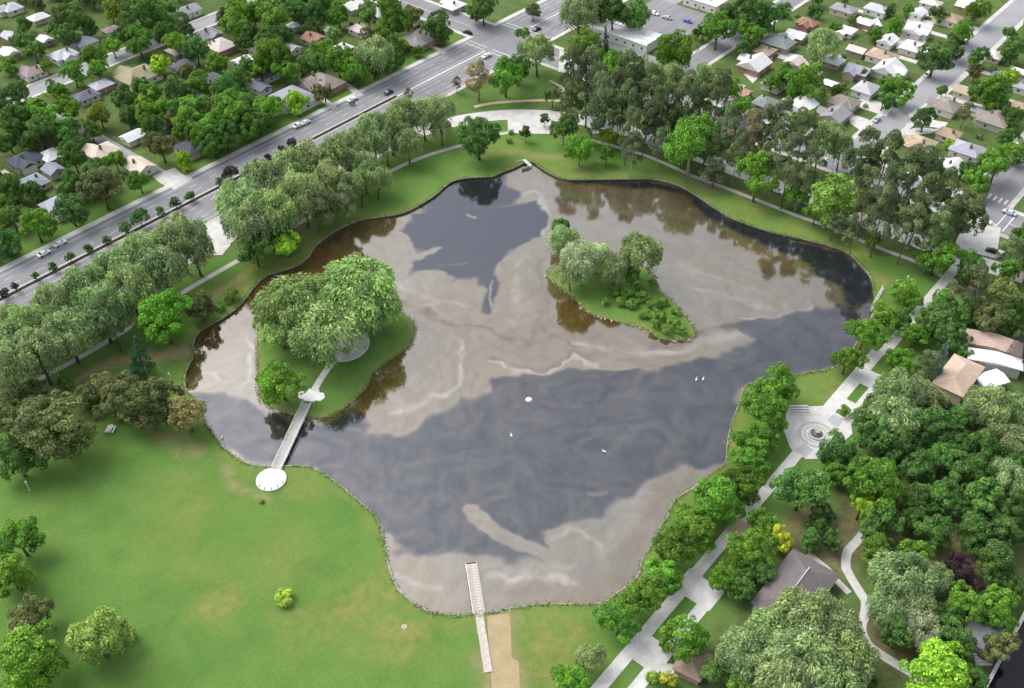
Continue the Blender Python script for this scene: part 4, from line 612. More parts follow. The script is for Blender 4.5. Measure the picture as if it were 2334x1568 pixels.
def crown(shape,seed):
    rg=np.random.default_rng(seed)
    if shape in('round','upright','full'):
        nl=int(rg.integers(4,8)); up_=shape=='upright'; C=[];Rx=[];lv=[]
        for q in range(nl):
            a=q*6.283/nl+rg.uniform(-.5,.5); rr=rg.uniform(.12,.27) if q else .04; zc=rg.uniform(.38,.66) if q else rg.uniform(.66,.74); lr=rg.uniform(.15,.24) if q else .22
            if up_: zc=.25+.5*q/nl+rg.uniform(-.05,.05); rr=.2*(1.05-zc); lr=rg.uniform(.16,.22)
            m=int(9+lr*50); d=rg.normal(size=(m,3)); d/=np.linalg.norm(d,axis=1)[:,None]
            c=np.array([rr*math.cos(a),rr*math.sin(a),zc])+d*lr*rg.uniform(.55,1,(m,1))*np.array([1,1,.95])
            C.append(c); Rx.append(rg.uniform(.065,.115,m)); lv.append(np.clip(rg.uniform(.25,.6)+rg.uniform(-.2,.2,m),0,1))
        C=np.vstack(C); Rx=np.concatenate(Rx); lv=np.concatenate(lv)
        sc_=.52/max(np.abs(C[:,:2]).max()+.05,1e-3); C[:,:2]*=sc_; C[:,2]=np.clip(C[:,2],.16,.92)
        if shape in('full','upright'): C[:,2]=.10+(C[:,2]-.16)*1.06
        p,n,t,l=leaves(C,Rx,Rx*.85,lv,9500,None,rg,up=.3); return quads(p,n,t,rg.uniform(.009,.022,len(p)),.75,l,'crown')
    if shape=='willow':
        K=52; a=rg.uniform(0,6.283,K); r=.40*np.sqrt(rg.uniform(.02,1,K)); z=.60+.30*np.sqrt(np.clip(1-(r/.46)**2,0,1))*rg.uniform(.55,1.05,K)-.10*(r/.4)
        C=np.stack([r*np.cos(a),r*np.sin(a),z],1); Rx=rg.uniform(.075,.135,K); lv=rg.uniform(.2,.75,K)
        p,n,t,l=leaves(C,Rx,Rx*.9,lv,8200,None,rg,down=.26,jit=.8,up=.3)
        ax=np.stack([np.cos(a),np.sin(a),-1.3*np.ones(K)],1)
        t=np.stack([p[:,0],p[:,1],-.35*np.ones(len(p))],1)+rg.normal(size=p.shape)*.12; t-=n*(t*n).sum(1)[:,None]; t/=np.linalg.norm(t,axis=1)[:,None]+1e-6
        return quads(p,n,t,rg.uniform(.012,.028,len(p)),.42,l,'crown')
    if shape=='pine':
        K=34; z=rg.uniform(.34,.97,K); a=rg.uniform(0,6.283,K); r=(.40*(1-((z-.45)/.62)**2)).clip(.04)*rg.uniform(.35,1,K)
        C=np.stack([r*np.cos(a),r*np.sin(a),z],1); Rx=rg.uniform(.085,.15,K); lv=rg.uniform(.15,.7,K)
        p,n,t,l=leaves(C,Rx,Rx*.42,lv,6500,None,rg,up=.5,jit=1.1); return quads(p,n,t,rg.uniform(.010,.020,len(p)),.6,l,'crown')
    if shape=='cone':
        K=60; z=np.linspace(.1,.97,K); a=rg.uniform(0,6.283,K); r=.40*(1-z)**.8*rg.uniform(.55,1,K)
        C=np.stack([r*np.cos(a),r*np.sin(a),z],1); Rx=.05+.11*(1-z); lv=rg.uniform(.25,.75,K)
        p,n,t,l=leaves(C,Rx,Rx*.5,lv,4200,None,rg,up=.1,jit=1.0); return quads(p,n,t,rg.uniform(.012,.026,len(p)),.5,l,'crown')
    if shape=='bush':
        K=22; d=rg.normal(size=(K,3)); d/=np.linalg.norm(d,axis=1)[:,None]; d[:,2]=abs(d[:,2])
        C=np.stack([d[:,0]*.34,d[:,1]*.34,.25+d[:,2]*.5],1)*rg.uniform(.7,1,(K,1)); Rx=rg.uniform(.12,.2,K); lv=rg.uniform(.2,.8,K)
        p,n,t,l=leaves(C,Rx,Rx*1.1,lv,2600,None,rg,lower=-.2); p[:,2]=np.maximum(p[:,2],.02); return quads(p,n,t,rg.uniform(.016,.034,len(p)),.7,l,'crown')
def trunk(shape,seed,m):
    rg=random.Random(seed); b=MB(); top={'pine':.93,'cone':.9,'willow':.6,'bush':.4}.get(shape,.62); r=.026 if shape!='pine' else .016
    if shape=='bush': r=.03
    lean=rg.uniform(-.03,.03)
    pts=[(0,0,-.02),(lean*.3,0,top*.25),(lean,lean*.5,top*.6),(lean*1.4,lean*.2,top)]
    b.tube(pts,[r*1.4,r,r*.75,r*.25],7)
    for k in range(7 if shape!='bush' else 4):
        t=rg.uniform(.35,.85); z=top*t; a=k*2.4+rg.uniform(-.4,.4); L=rg.uniform(.16,.32) if shape!='cone' else .15
        x0=lean*t*1.2; b.tube([(x0,0,z),(x0+L*.55*math.cos(a),L*.55*math.sin(a),z+L*.35),(x0+L*math.cos(a),L*math.sin(a),z+L*.62)],[r*.55,r*.38,r*.12],5)
    return b.mesh('trunk',[m],True)
VAR=dict(full=10,round=8,willow=7,pine=7,cone=2,bush=3,upright=2)
CR={s:[crown(s,100+17*i+len(s)) for i in range(n)] for s,n in VAR.items()}
TK={s:[trunk(s,i,m_bark) for i in range(3)] for s in VAR}; TKP={s:[trunk(s,i+9,m_pale) for i in range(2)] for s in VAR}
KIND=dict(m=('round',(.080,.170,.022),'green round-crowned tree'),m2=('round',(.110,.215,.026),'bright green round-crowned tree'),d=('round',(.062,.128,.030),'dark green tree'),
 w=('willow',(.140,.195,.082),'pale green willow'),p=('pine',(.098,.132,.060),'dark olive pine'),o=('round',(.094,.118,.042),'dull olive tree'),
 c=('cone',(.03,.06,.03),'thin dark conifer'),s=('cone',(.075,.125,.098),'blue-green spruce'),s2=('cone',(.03,.075,.034),'dark green conical conifer'),
 y=('round',(.15,.185,.03),'yellow-green tree'),y2=('round',(.32,.38,.04),'bright yellow tree'),y3=('willow',(.19,.24,.06),'yellow-green willow'),
 l=('round',(.165,.26,.026),'lime green tree'),k=('round',(.115,.205,.040),'bright green open-crowned tree'),b=('pine',(.165,.15,.085),'brownish sparse tree'),
 b2=('round',(.235,.200,.080),'tan-orange leaved tree'),u=('round',(.045,.034,.034),'dark purple-leaved tree'),v=('willow',(.19,.235,.125),'silvery green tree'),
 W=('willow',(.145,.222,.074),'broad pale green willow'),q=('upright',(.175,.225,.062),'light yellow-green upright tree'))
def zone_of(n,x,y):
    if n=='RES':
        if y<322: return 'lining the far avenue kerb'
        if y<360: return 'among the first avenue houses'
        if y<404: return 'in gardens behind the avenue houses'
        return 'past the upper left back street'
    if n=='WIL': return 'between avenue and park drive' if y>252 else 'left of the pond by the drive'
    if n=='CORN': return 'by the avenue crossing' if y>200 else 'near the long white building'
    if n=='GROVE': return 'in the grove behind the pond' if x<303 else 'beyond the grove drive'
    if n=='HR': return 'among the upper right houses' if y>116 else 'right of the upper right street'
    if n=='PROM': return 'between pond and promenade'
    if n=='GARD':
        if x>232: return 'behind the tan garden roof'
        if x>180: return 'in the garden beside the fountain'
        return 'around the brown-grey garden hall' if y>24 else 'in the near right garden corner'
    if n=='ISL1': return 'on the left island'
    if n=='ISL2': return 'on the right island'
    if n=='MED': return 'in the avenue median'
    return 'on the left lawn edge' if x>55 else 'at the lower left lawn corner'
GRP=dict(RES='trees among the houses beyond the avenue',WIL='trees lining the avenue side of the park',CORN='trees around the avenue crossing',GROVE='trees in the grove behind the pond',HR='trees among the upper right houses',PROM='trees between pond and promenade',GARD='trees in the garden right of the promenade',ISL1='trees on the left island',ISL2='trees on the right island',LEFT='trees around the left lawn',MED='young trees in the avenue median')
def add_tree(x,y,w,h,k,z=0.0,pale=False,full=True):
    shape,col,look=KIND[k]
    if full and shape=='round': shape='full'
    i=random.randrange(VAR[shape])
    t=empty(k,(x,y,z),random.uniform(0,6.28),(w*random.uniform(.92,1.08),w*random.uniform(.92,1.08),h)); t.rotation_euler[0]=random.uniform(-.07,.07); t.rotation_euler[1]=random.uniform(-.07,.07)
    j=random.uniform(.88,1.12); c=tuple(min(1,v*j*random.uniform(.94,1.06)) for v in col)
    child('trunk',(TKP if pale else TK)[shape][random.randrange(2)],t); child('crown',CR[shape][i],t,color=c); return t
NAMES=dict(m='round_tree',m2='round_tree',k='round_tree',d='dark_green_tree',o='dull_olive_tree',l='yellow_green_tree',y='yellow_green_tree',w='willow_tree',W='willow_tree',y3='willow_tree',p='pine_tree',c='conifer_tree',s='spruce_tree',s2='conifer_tree',b='pine_tree')  # broadleaf species unknown; these names only sort the trees by crown look
for n_,lst in dict(RES=T_RES,WIL=T_WIL,CORN=T_CORN,GROVE=T_GROVE,HR=T_HR,PROM=T_PROM,GARD=T_GARD,ISL1=T_ISL1,ISL2=T_ISL2,LEFT=T_LEFT,MED=T_MED).items():
    for (x,y,w,h,k) in lst:
        z={'ISL1':.45,'ISL2':.3}.get(n_,0.0)
        t=add_tree(x,y,w,h,k,z,pale=(n_ in('GROVE','ISL2') and random.random()<.5),full=n_ not in('GROVE','CORN','MED')); t.name=NAMES.get(k,'broadleaf_tree')
        med={'RES':11.5,'WIL':13.5,'GROVE':12.5,'HR':10,'PROM':9,'GARD':10,'ISL1':14,'ISL2':9,'LEFT':12,'CORN':13,'MED':3.2}[n_]
        sz='large ' if w>med*1.25 else ('small ' if w<med*.72 else '')
        if n_=='MED': sz=''; 
        if n_ in('RES','PROM','HR','GARD') and k in 'md': t.children[1].color=tuple(v*((1.34,1.24,1.0)[i_]) for i_,v in enumerate(t.children[1].color[:3]))+(1,)
        later(t,sz+KIND[k][2],zone_of(n_,x,y),'tree',GRP[n_])
fills=[]
allT=[(t[0],t[1],t[2]) for l in (T_RES,T_WIL,T_CORN,T_GROVE,T_HR,T_PROM,T_GARD) for t in l]; allH=[(h[0],h[1],h[2]) for h in HOUSES+HOUSER]
def try_fill(n_,x0,y0,x1,y1,count,kinds,wr,roads):
    for _ in range(count*12):
        if count<=0: return
        x=random.uniform(x0,x1); y=random.uniform(y0,y1); w=random.uniform(*wr)
        if any(a<x+w*.2 and x-w*.2<c and b_<y+w*.2 and y-w*.2<d for a,b_,c,d in roads): continue
        if any(math.hypot(x-hx,y-hy)<hw*.5+w*.42 for hx,hy,hw in allH): continue
        if any(math.hypot(x-tx,y-ty)<(tw+w)*(.25 if n_=='GARD' else .30) for tx,ty,tw in allT): continue
        h=w*random.uniform(1.0,1.3); dc=math.hypot(x,y); s_=.6*h/200; ax,ay=x*(1+s_),y*(1+s_)
        if any(math.hypot(ax-hx*1.02,ay-hy*1.02)<hw*.5+w*.52 for hx,hy,hw in allH): continue
        k=random.choice(kinds); t=add_tree(x,y,w,h,k); t.name=NAMES.get(k,'broadleaf_tree'); allT.append((x,y,w)); count-=1
        later(t,KIND[k][2],zone_of(n_,x,y),'tree',GRP[n_])
RD=[(-200,396,330,411),(323,-200,343,700),(160,298,166,400),(-300,260,330,300)]
try_fill('RES',95,302,325,400,60,'mmdddo',(8,14),RD); try_fill('RES',160,410,330,500,40,'mddo',(9,14),RD)
RD2=[(340,107,900,124),(340,197,900,212),(340,55,900,74),(323,-200,343,700),(354,220,440,262)]
try_fill('HR',345,124,520,300,22,'mddo',(6,10),RD2); try_fill('HR',345,74,520,107,8,'mdd',(6,10),RD2)
try_fill('GARD',170,-5,325,50,46,'dddmmo',(8,14),[(205,20,270,45),(150,20,186,52)]); try_fill('GARD',100,-5,170,18,10,'ddmo',(8,12),[(135,4,152,20)])
try_fill('GROVE',283,86,299.5,214,16,'ppp',(9,12),[]) 
def try_bush(zone,x0,y0,x1,y1,count,roads):
    for _ in range(count*10):
        if count<=0: return
        x=random.uniform(x0,x1); y=random.uniform(y0,y1); w=random.uniform(2.2,5.0)
        if any(a<x+w*.5 and x-w*.5<c and b_<y+w*.5 and y-w*.5<d for a,b_,c,d in roads): continue
        if any(math.hypot(x-hx,y-hy)<hw*.62+w*.4 for hx,hy,hw in allH): continue
        if any(math.hypot(x-tx,y-ty)<(tw+w)*.22 for tx,ty,tw in allT): continue
        t=empty('bush',(x,y,0),random.uniform(0,6.28),(w,w*random.uniform(.7,1.2),w*random.uniform(.5,.9))); allT.append((x,y,w)); count-=1
        child('stems',TK['bush'][0],t); lk,cc=random.choice([('green garden bush',(.06,.115,.03)),('light green garden bush',(.10,.17,.035)),('olive garden bush',(.11,.13,.05)),('dark green garden bush',(.04,.075,.03))]); child('foliage',CR['bush'][random.randrange(3)],t,color=cc); later(t,lk,zone,'bush','bushes '+zone)
try_bush('in yards beyond the avenue',100,301,322,396,70,RD); try_bush('in yards by the upper right street',346,75,500,260,70,RD2)
for (x,y,w) in BUSH:
    on2=inside(np.array([(x,y)]),isl2)[0]; on1=inside(np.array([(x,y)]),isl1)[0]
    t=empty('bush',(x,y,.3 if on2 else (.5 if on1 else 0)),random.uniform(0,6.28),(w,w,w*random.uniform(.6,.8)))
    child('stems',TK['bush'][0],t); child('foliage',CR['bush'][random.randrange(3)],t,color=((.20,.27,.045) if 70<x<90 and y<140 else (.085,.165,.03)))
    later(t,'leafy green bush','on the right island' if on2 else ('on the left island' if on1 else ('alone on the near lawn' if x<90 and y<140 else 'at the edge of grass')),'bush','bushes')

# ragged grass and sedge hanging over the banks
def shore_tufts(ring,sgn,seed,dens,z0):
    rg=np.random.default_rng(seed); q=np.array(catmull(ring,4)); nx_=np.roll(q,-1,0)-q; L=np.hypot(nx_[:,0],nx_[:,1]); nrm=np.stack([-nx_[:,1],nx_[:,0]],1)/L[:,None]
    tot=L.sum(); n=int(tot*dens); i=rg.choice(len(q),n,p=L/tot); pr=.5+.5*np.sin(i*.21+seed)*np.sin(i*.057); keep=rg.uniform(0,1,n)<.25+.75*pr; i=i[keep]; n=len(i)
    P2=q[i]+nx_[i]*rg.uniform(0,1,(n,1))+nrm[i]*sgn*rg.normal(.1,.42,(n,1)); p=np.c_[P2,z0+rg.uniform(.05,.38,n)]
    nn=rg.normal(size=(n,3))*.6+np.array([0,0,.8]); nn/=np.linalg.norm(nn,axis=1)[:,None]; t=np.cross(nn,rg.normal(size=(n,3))); t/=np.linalg.norm(t,axis=1)[:,None]
    return p,nn,t,np.clip(rg.normal(.42,.25,n),0,1),rg.uniform(.10,.30,n)
def signed_area(r): return sum(r[i][0]*r[(i+1)%len(r)][1]-r[(i+1)%len(r)][0]*r[i][1] for i in range(len(r)))
parts=[shore_tufts(POND,1 if signed_area(POND)<0 else -1,5,16,.0),shore_tufts(ISL1,-1 if signed_area(ISL1)<0 else 1,6,14,-.35),shore_tufts(ISL2,-1 if signed_area(ISL2)<0 else 1,8,16,-.35)]
p,nn,t,l,sz_=[np.concatenate([q[k] for q in parts]) for k in range(5)]
o=link(bpy.data.objects.new('shore_grass',quads(p,nn,t,sz_,.5,l,'shore_grass'))); o.color=(.080,.135,.036,1); o['kind']='stuff'; o['label']='ragged grass and sedge along the pond and island banks'; o['category']='grass'

# ================================================================ houses and other buildings
RC=dict(white=(.72,.72,.72),bright=(.88,.88,.86),lgrey=(.50,.51,.54),grey=(.30,.30,.315),blue=(.27,.29,.345),slate=(.15,.155,.20),dslate=(.085,.10,.125),pink=(.33,.26,.25),pinkwhite=(.62,.55,.53),olive=(.34,.31,.2),cream=(.66,.58,.48),lav=(.38,.385,.45),brown=(.22,.15,.12),taupe=(.30,.265,.24),bluegrey=(.33,.34,.39),red=(.34,.19,.15),mint=(.55,.66,.58),brick=(.42,.26,.20),tan=(.46,.37,.26),tanbrown=(.42,.31,.23),terracotta=(.46,.34,.27),greengrey=(.24,.28,.265))
RN=dict(white='white',bright='bright white',lgrey='light grey',grey='mid grey',blue='blue-grey',slate='slate blue',dslate='dark slate',pink='dusty pink',pinkwhite='pinkish white',olive='olive tan',cream='cream',lav='lavender grey',brown='brown',taupe='taupe',bluegrey='pale blue-grey',red='red-brown',mint='mint green',brick='brick pink',tan='tan',tanbrown='tan-brown',terracotta='terracotta',greengrey='green-grey')
WC=[(.62,.58,.52),(.72,.71,.68),(.42,.24,.18),(.55,.5,.42),(.68,.64,.55),(.38,.3,.25)]
def window_mesh():
    b=MB(); b.box(-.65,-.05,-.6,.65,.06,.6,0); b.box(-.52,-.08,-.48,-.03,.0,.48,1); b.box(.03,-.08,-.48,.52,.0,.48,1); return b.mesh('window',[m_trim,m_glass])
WIN=window_mesh()
def door_mesh():
    b=MB(); b.box(-.5,-.07,0,.5,.05,2.1,0); b.box(.3,-.12,1.0,.38,-.07,1.08,1); return b.mesh('door',[m_wood,m_dark])
DOOR=door_mesh()
def roof_geo(a,bb,z,rise,kind,ov=.55,th=.16):
    """roof over a rectangle 2a x 2b, ridge along x"""
    A,B=a+ov,bb+ov; m=MB(); r=(A-B*.95) if kind=='h' else A; r=max(r,.3); zt=z+rise
    e=[(-A,-B,z),(A,-B,z),(A,B,z),(-A,B,z)]; g=[(-r,0,zt),(r,0,zt)]
    m.poly([e[0],e[1],g[1],g[0]]); m.poly([e[2],e[3],g[0],g[1]])
    m.poly([e[1],e[2],g[1]]) ; m.poly([e[3],e[0],g[0]])
    lo=[(x,y,zz_-th) for x,y,zz_ in e]
    for i in range(4): j=(i+1)%4; m.poly([lo[i],lo[j],e[j],e[i]])
    m.poly(lo[::-1]); return m
def house(x,y,w,col,rt,zone,grp,idx):
    rg=random.Random(idx*31+int(x)); S=w/.70*(1.14 if idx<100 else 1.04); a=S*rg.uniform(.52,.58); bq=S-a
    a=max(a/2,2.6); bq=max(bq/2,2.1)
    rz=rg.choice([0,math.pi/2]); hh=empty('house',(x,y,0),rz); H0=3.0 if w>11 else 2.6; rise=bq*rg.uniform(.42,.6)
    wc=rg.choice(WC)
    b=MB(); b.box(-a,-bq,0,a,bq,H0)
    if rt=='g':
        for s in (-1,1): b.poly([(s*(a-.003),-bq,H0),(s*(a-.003),bq,H0),(s*(a-.003),0,H0+rise*.86)])
    o=b.obj('wall',m_wall,hh); o.color=(*wc,1)
    ro=roof_geo(a,bq,H0,rise,rt).obj('roof',m_roof,hh); ro.color=(*RC[col],1)
    if w>10 and rg.random()<.65:      # a front wing with its own roof
        s=rg.choice([-1,1]); wx=rg.uniform(-.4,.4)*a; wa=bq*.62; wl=1.6+rg.random()*1.6
        b=MB(); b.box(wx-wa,min(s*bq,s*(bq+wl)),0,wx+wa,max(s*bq,s*(bq+wl)),H0-.06); q=b.obj('wing_wall',m_wall,hh); q.color=(*wc,1)
        z=H0+.02; rr=MB(); y0=0; y1=s*(bq+wl+.45); zt=z+rise*.72; A=wa+.4
        rr.poly([(wx-A,y1,z),(wx,y1,zt),(wx,y0,zt),(wx-A,y0,z)]); rr.poly([(wx+A,y1,z),(wx,y1,zt),(wx,y0,zt),(wx+A,y0,z)]); rr.poly([(wx-A,y1-s*.3,z),(wx+A,y1-s*.3,z),(wx,y1-s*.3,zt)])
        q=rr.obj('wing_roof',m_roof,hh); q.color=(*RC[col],1)
    if w>9:
        b=MB(); cxx=rg.uniform(-.5,.5)*a; cyy=rg.choice([-1,1])*bq*.35; b.box(cxx-.4,cyy-.4,H0,cxx+.4,cyy+.4,H0+rise+.7); b.box(cxx-.25,cyy-.25,H0+rise+.7,cxx+.25,cyy+.25,H0+rise+.95); b.obj('chimney',m_brick,ro)
    for s in (-1,1):
        for u in ((-.55,.5) if a>4 else (0.1,)):
            child('window',WIN,hh,(u*a,s*(bq+.02),1.6),0 if s<0 else math.pi)
        child('window',WIN,hh,(s*(a+.02),rg.uniform(-.3,.3)*bq,1.6),R(90) if s>0 else R(-90))
    child('door',DOOR,hh,(-.02*a,-(bq+.04),.05))
    later(hh,f'{RN[col]} {"hip" if rt=="h" else "gable"}-roofed house',zone,'house',grp)
    return hh,a,bq
for i,(x,y,w,c,r) in enumerate(HOUSES):
    z='facing the avenue' if y<335 else ('behind the avenue houses' if y<402 else 'past the upper left back street')
    house(x,y,w,c,r,z,'houses beyond the avenue',i)
for i,(x,y,w,c,r) in enumerate(HOUSER):
    z='left of the upper right street' if y>116 else 'right of the upper right street'
    house(x,y,w,c,r,z,'houses around the upper right street',i+100)
extra=[]
def more_houses(x0,y0,x1,y1,n,cols,grp,zf):
    for _ in range(n*30):
        if n<=0: return
        x=random.uniform(x0,x1); y=random.uniform(y0,y1); w=random.uniform(9,13)
        if any(math.hypot(x-a,y-b_)<(w+c)*.62 for a,b_,c in allH): continue
        if any(a<x+w*.5 and x-w*.5<c and b_<y+w*.5 and y-w*.5<d for a,b_,c,d in RD2+RD): continue
        allH.append((x,y,w)); n-=1; house(x,y,w,random.choice(cols),random.choice('hhg'),zf(x,y),grp,300+n)
more_houses(346,75,500,260,26,['white','lgrey','white','taupe','grey','lav','pinkwhite','bright'],'houses around the upper right street',lambda x,y:'left of the upper right street' if y>116 else 'right of the upper right street')
more_houses(110,305,320,395,10,['white','lgrey','slate','grey','cream'],'houses beyond the avenue',lambda x,y:'facing the avenue' if y<335 else 'behind the avenue houses')
# driveways
k=0
for (x,y,w,c,r) in HOUSER:
    k+=1
    if k%2==0: 
        yy=min(y,110) if y<116 else y
        slab('driveway',rect(x+w*.55,min(y,116)-.5 if y<116 else 121.5 if y<150 else y-8,x+w*.55+3.4,110 if y<116 else y+4),-.02,.03+.002*k,m_conc)
# long white building
lbld=empty('long_building',(368.2,243.0,0))
b=MB(); b.box(-6,-16.5,0,6,16.5,3.6); o=b.obj('wall',m_wall,lbld); o.color=(.72,.71,.68,1)
for x0,x1,z in ((-6.4,-2.2,3.9),(-2.0,1.8,4.3),(2.0,6.4,4.6)):
    b=MB(); b.box(x0,-17,3.61,x1,17,z); o=b.obj('roof_section',m_roof,lbld); o.color=(.95,.95,.94,1)
b=MB(); b.box(-6.6,-17.2,3.62,6.6,-16.9,4.75); b.obj('parapet',m_white,lbld)
for k in range(7): child('window',WIN,lbld,(-6.05,-14+k*4.6,1.8),R(-90))
child('door',DOOR,lbld,(-6.07,15.2,.05),R(-90))
tag(lbld,'long low building with stepped bright white flat roof near the avenue crossing','building')
hb=empty('flat_building',(424,235,0)); b=MB(); b.box(-6,-10,0,6,8,3.8); o=b.obj('wall',m_wall,hb); o.color=(.7,.69,.66,1)
b=MB(); b.box(-6.3,-10.3,3.8,6.3,8.3,4.1); o=b.obj('roof',m_roof,hb); o.color=(.82,.82,.84,1)
for q in ((-2,-4),(2,3)):
    b=MB(); b.box(q[0]-1,q[1]-.8,4.1,q[0]+1,q[1]+.8,5.0); b.obj('roof_unit',m_metal,hb)
for k in range(4): child('window',WIN,hb,(-6.05,-8+k*4.6,1.8),R(-90))
child('door',DOOR,hb,(-6.07,-.9,.05),R(-90))
tag(hb,'flat white-roofed building beside the car park at the top edge','building')
def hall(name,x,y,a,bq,H0,rise,rt,col,wall,rz,label,cat='building',wins=3,light_ridge=False):
    h=empty(name,(x,y,0),rz); b=MB(); b.box(-a,-bq,0,a,bq,H0)
    if rt=='g':
        for s in (-1,1): b.poly([(s*(a-.003),-bq,H0),(s*(a-.003),bq,H0),(s*(a-.003),0,H0+rise*.86)])
    o=b.obj('wall',m_wall,h); o.color=(*wall,1)
    ro=roof_geo(a,bq,H0,rise,rt).obj('roof',m_roof,h); ro.color=(*col,1)
    if light_ridge:
        b=MB(); b.tube([(-a*.9,0,H0+rise+.02),(a*.6,0,H0+rise+.02)],[.16,.16],6); b.obj('ridge_cap',m_conc,ro)
    for s in (-1,1):
        for k in range(wins): child('window',WIN,h,((-.7+1.4*k/max(wins-1,1))*a,s*(bq+.02),1.7),0 if s<0 else math.pi)
    child('door',DOOR,h,(a+.05,0.2,.05),R(90)); tag(h,label,cat); return h
hall('garden_hall',147.5,38.2,9.5,5.6,3.4,2.3,'h',(.165,.145,.145),(.45,.42,.38),0,'brown-grey hip-roofed hall among trees right of the promenade',light_ridge=True)
hall('garden_pavilion',241.6,37.4,7.6,4.0,4.2,1.6,'h',(.56,.42,.33),(.5,.42,.34),0,'building with long tan roof in the garden at the right edge')
hall('white_roofed_wing',255.3,32.0,2.2,7.0,4.0,.7,'g',(.80,.80,.80),(.66,.65,.62),R(20),'narrow white-roofed wing behind the tan-roofed building',wins=2)
hall('white_roofed_annexe',246.8,29.8,3.6,2.4,3.6,.7,'g',(.84,.84,.84),(.66,.65,.62),R(-30),'small white-roofed annexe beside the tan-roofed building',wins=2)
hall('tan_roofed_shelter',262.5,35.0,3.0,7.5,3.6,1.0,'g',(.52,.38,.32),(.5,.4,.34),R(15),'tan-roofed shelter behind the garden pavilion at the right edge',wins=2)
hall('white_canopy',219.5,29.6,5.6,2.2,3.2,.9,'g',(.80,.80,.76),(.6,.58,.5),R(-32),'white canopy roof poking out of the garden trees',wins=1)
hall('thatched_hut',116.5,46.5,3.2,2.8,2.6,1.7,'h',(.26,.20,.15),(.35,.28,.2),R(10),'small brown-roofed hut by the near end of the promenade',wins=1)
hall('pool_house',165.4,.6,5.0,3.4,3.0,1.0,'h',(.22,.22,.24),(.5,.48,.45),R(0),'grey-roofed pool house at the lower right corner',wins=2)
nt_=empty('netted_aviary',(266,25.5,0)); 
for i in range(4):
    for j in range(3):
        b=MB(); b.tube([(-7.5+i*5,-5+j*5,0),(-7.5+i*5,-5+j*5,5)],[.12,.12],6); b.obj('post',m_dark,nt_)
b=MB(); 
for i in range(31): b.box(-7.5+i*.5-.05,-5,5,-7.5+i*.5+.05,5,5.06)
for i in range(21): b.box(-7.5,-5+i*.5-.05,5.07,7.5,-5+i*.5+.05,5.12)
b.obj('net_roof',m_net,nt_); tag(nt_,'dark netted enclosure beside the white-roofed wing','aviary')
# dark pool, lower right
pl=empty('garden_pool',(165,-22,0)); b=MB(); b.prism(rect(-25,-22,20,16.9),-.02,.05); b.obj('water',m_pool,pl)
for q in (rect(-25,16.9,20,17.7),): b=MB(); b.prism(q,-.02,.55); b.obj('coping',m_conc,pl)
tag(pl,'dark pool with pale coping at the lower right corner','pool')

# ================================================================ cars
def car_meshes():
    prof=[(-2.2,.35),(-2.25,.75),(-1.9,.92),(-1.55,.95),(-1.0,1.42),(.55,1.45),(1.15,.98),(2.05,.86),(2.25,.62),(2.2,.35)]
    b=MB(); W=.88
    def wd(z): return W if z<1.0 else W*.80
    n=len(prof)
    for i in range(n):
        j=(i+1)%n; (x0,z0),(x1,z1)=prof[i],prof[j]
        b.poly([(x0,-wd(z0),z0),(x1,-wd(z1),z1),(x1,wd(z1),z1),(x0,wd(z0),z0)])
    for s in (-1,1): b.poly([(x,s*wd(z),z) for x,z in prof])
    body=b.mesh('body',[m_paint])
    g=MB(); e=.012
    g.poly([(.60,-.66,1.43),(1.14,-.74,1.0),(1.14,.74,1.0),(.60,.66,1.43)]); g.v=[(x+e,y,z+e) for x,y,z in g.v]
    k=len(g.v); g.poly([(-1.50-e,-.74,.98+e),(-1.02-e,-.66,1.41+e),(-1.02-e,.66,1.41+e),(-1.50-e,.74,.98+e)])
    for s in (-1,1): g.poly([(-1.35,s*(.84),1.0),(1.0,s*.84,1.0),(.5,s*.72,1.39),(-.95,s*.72,1.39)])
    glass=g.mesh('windows',[m_glass])
    w=MB(); w.tube([(0,-.1,0),(0,.1,0)],[.33,.33],12); wheel=w.mesh('wheel',[m_tyre])
    h=MB(); h.box(-.04,-.2,-.08,.04,.2,.08); lamp=h.mesh('headlight',[m_lamp])
    return body,glass,wheel,lamp
CB,CG,CW,CL=car_meshes()
CC=dict(white=(.80,.80,.80),navy=(.03,.045,.10),black=(.015,.015,.018),ltblue=(.50,.62,.70),silver=(.45,.46,.48),maroon=(.16,.03,.035),blue=(.10,.16,.42))
CN=dict(white='white',navy='navy blue',black='black',ltblue='pale blue',silver='silver',maroon='maroon',blue='blue')
def onroad(x,y):
    if 268<y<300 and x<318: return 'on the avenue',0
    if 262<y<300: return 'near the avenue crossing',0
    if 323<x<343 and y<100: return 'at the right-hand junction',0
    if 290<x<312: return 'on the drive behind the pond',0
    if 323<x<343: return 'on the cross road',0
    if 100<y<130 and x>343: return 'along the upper right street',0
    return 'parked near the upper right houses',0
for (x,y,c,d) in CARS:
    if 320<x<346 and y<73 : pass
    t=empty('car',(x,y,.02),(0 if d=='a' else math.pi/2)+random.choice([0,math.pi])+random.uniform(-.04,.04)); s=random.uniform(.98,1.12); t.scale=(s,s,s)
    child('body',CB,t,color=CC[c]); child('windows',CG,t)
    for wx in (-1.35,1.4):
        for wy in (-.82,.82): child('wheel',CW,t,(wx,wy,.33))
    for wy in (-.6,.6): child('headlight',CL,t,(2.2,wy,.68))
    later(t,CN[c]+' car',onroad(x,y)[0],'car','cars on the streets')

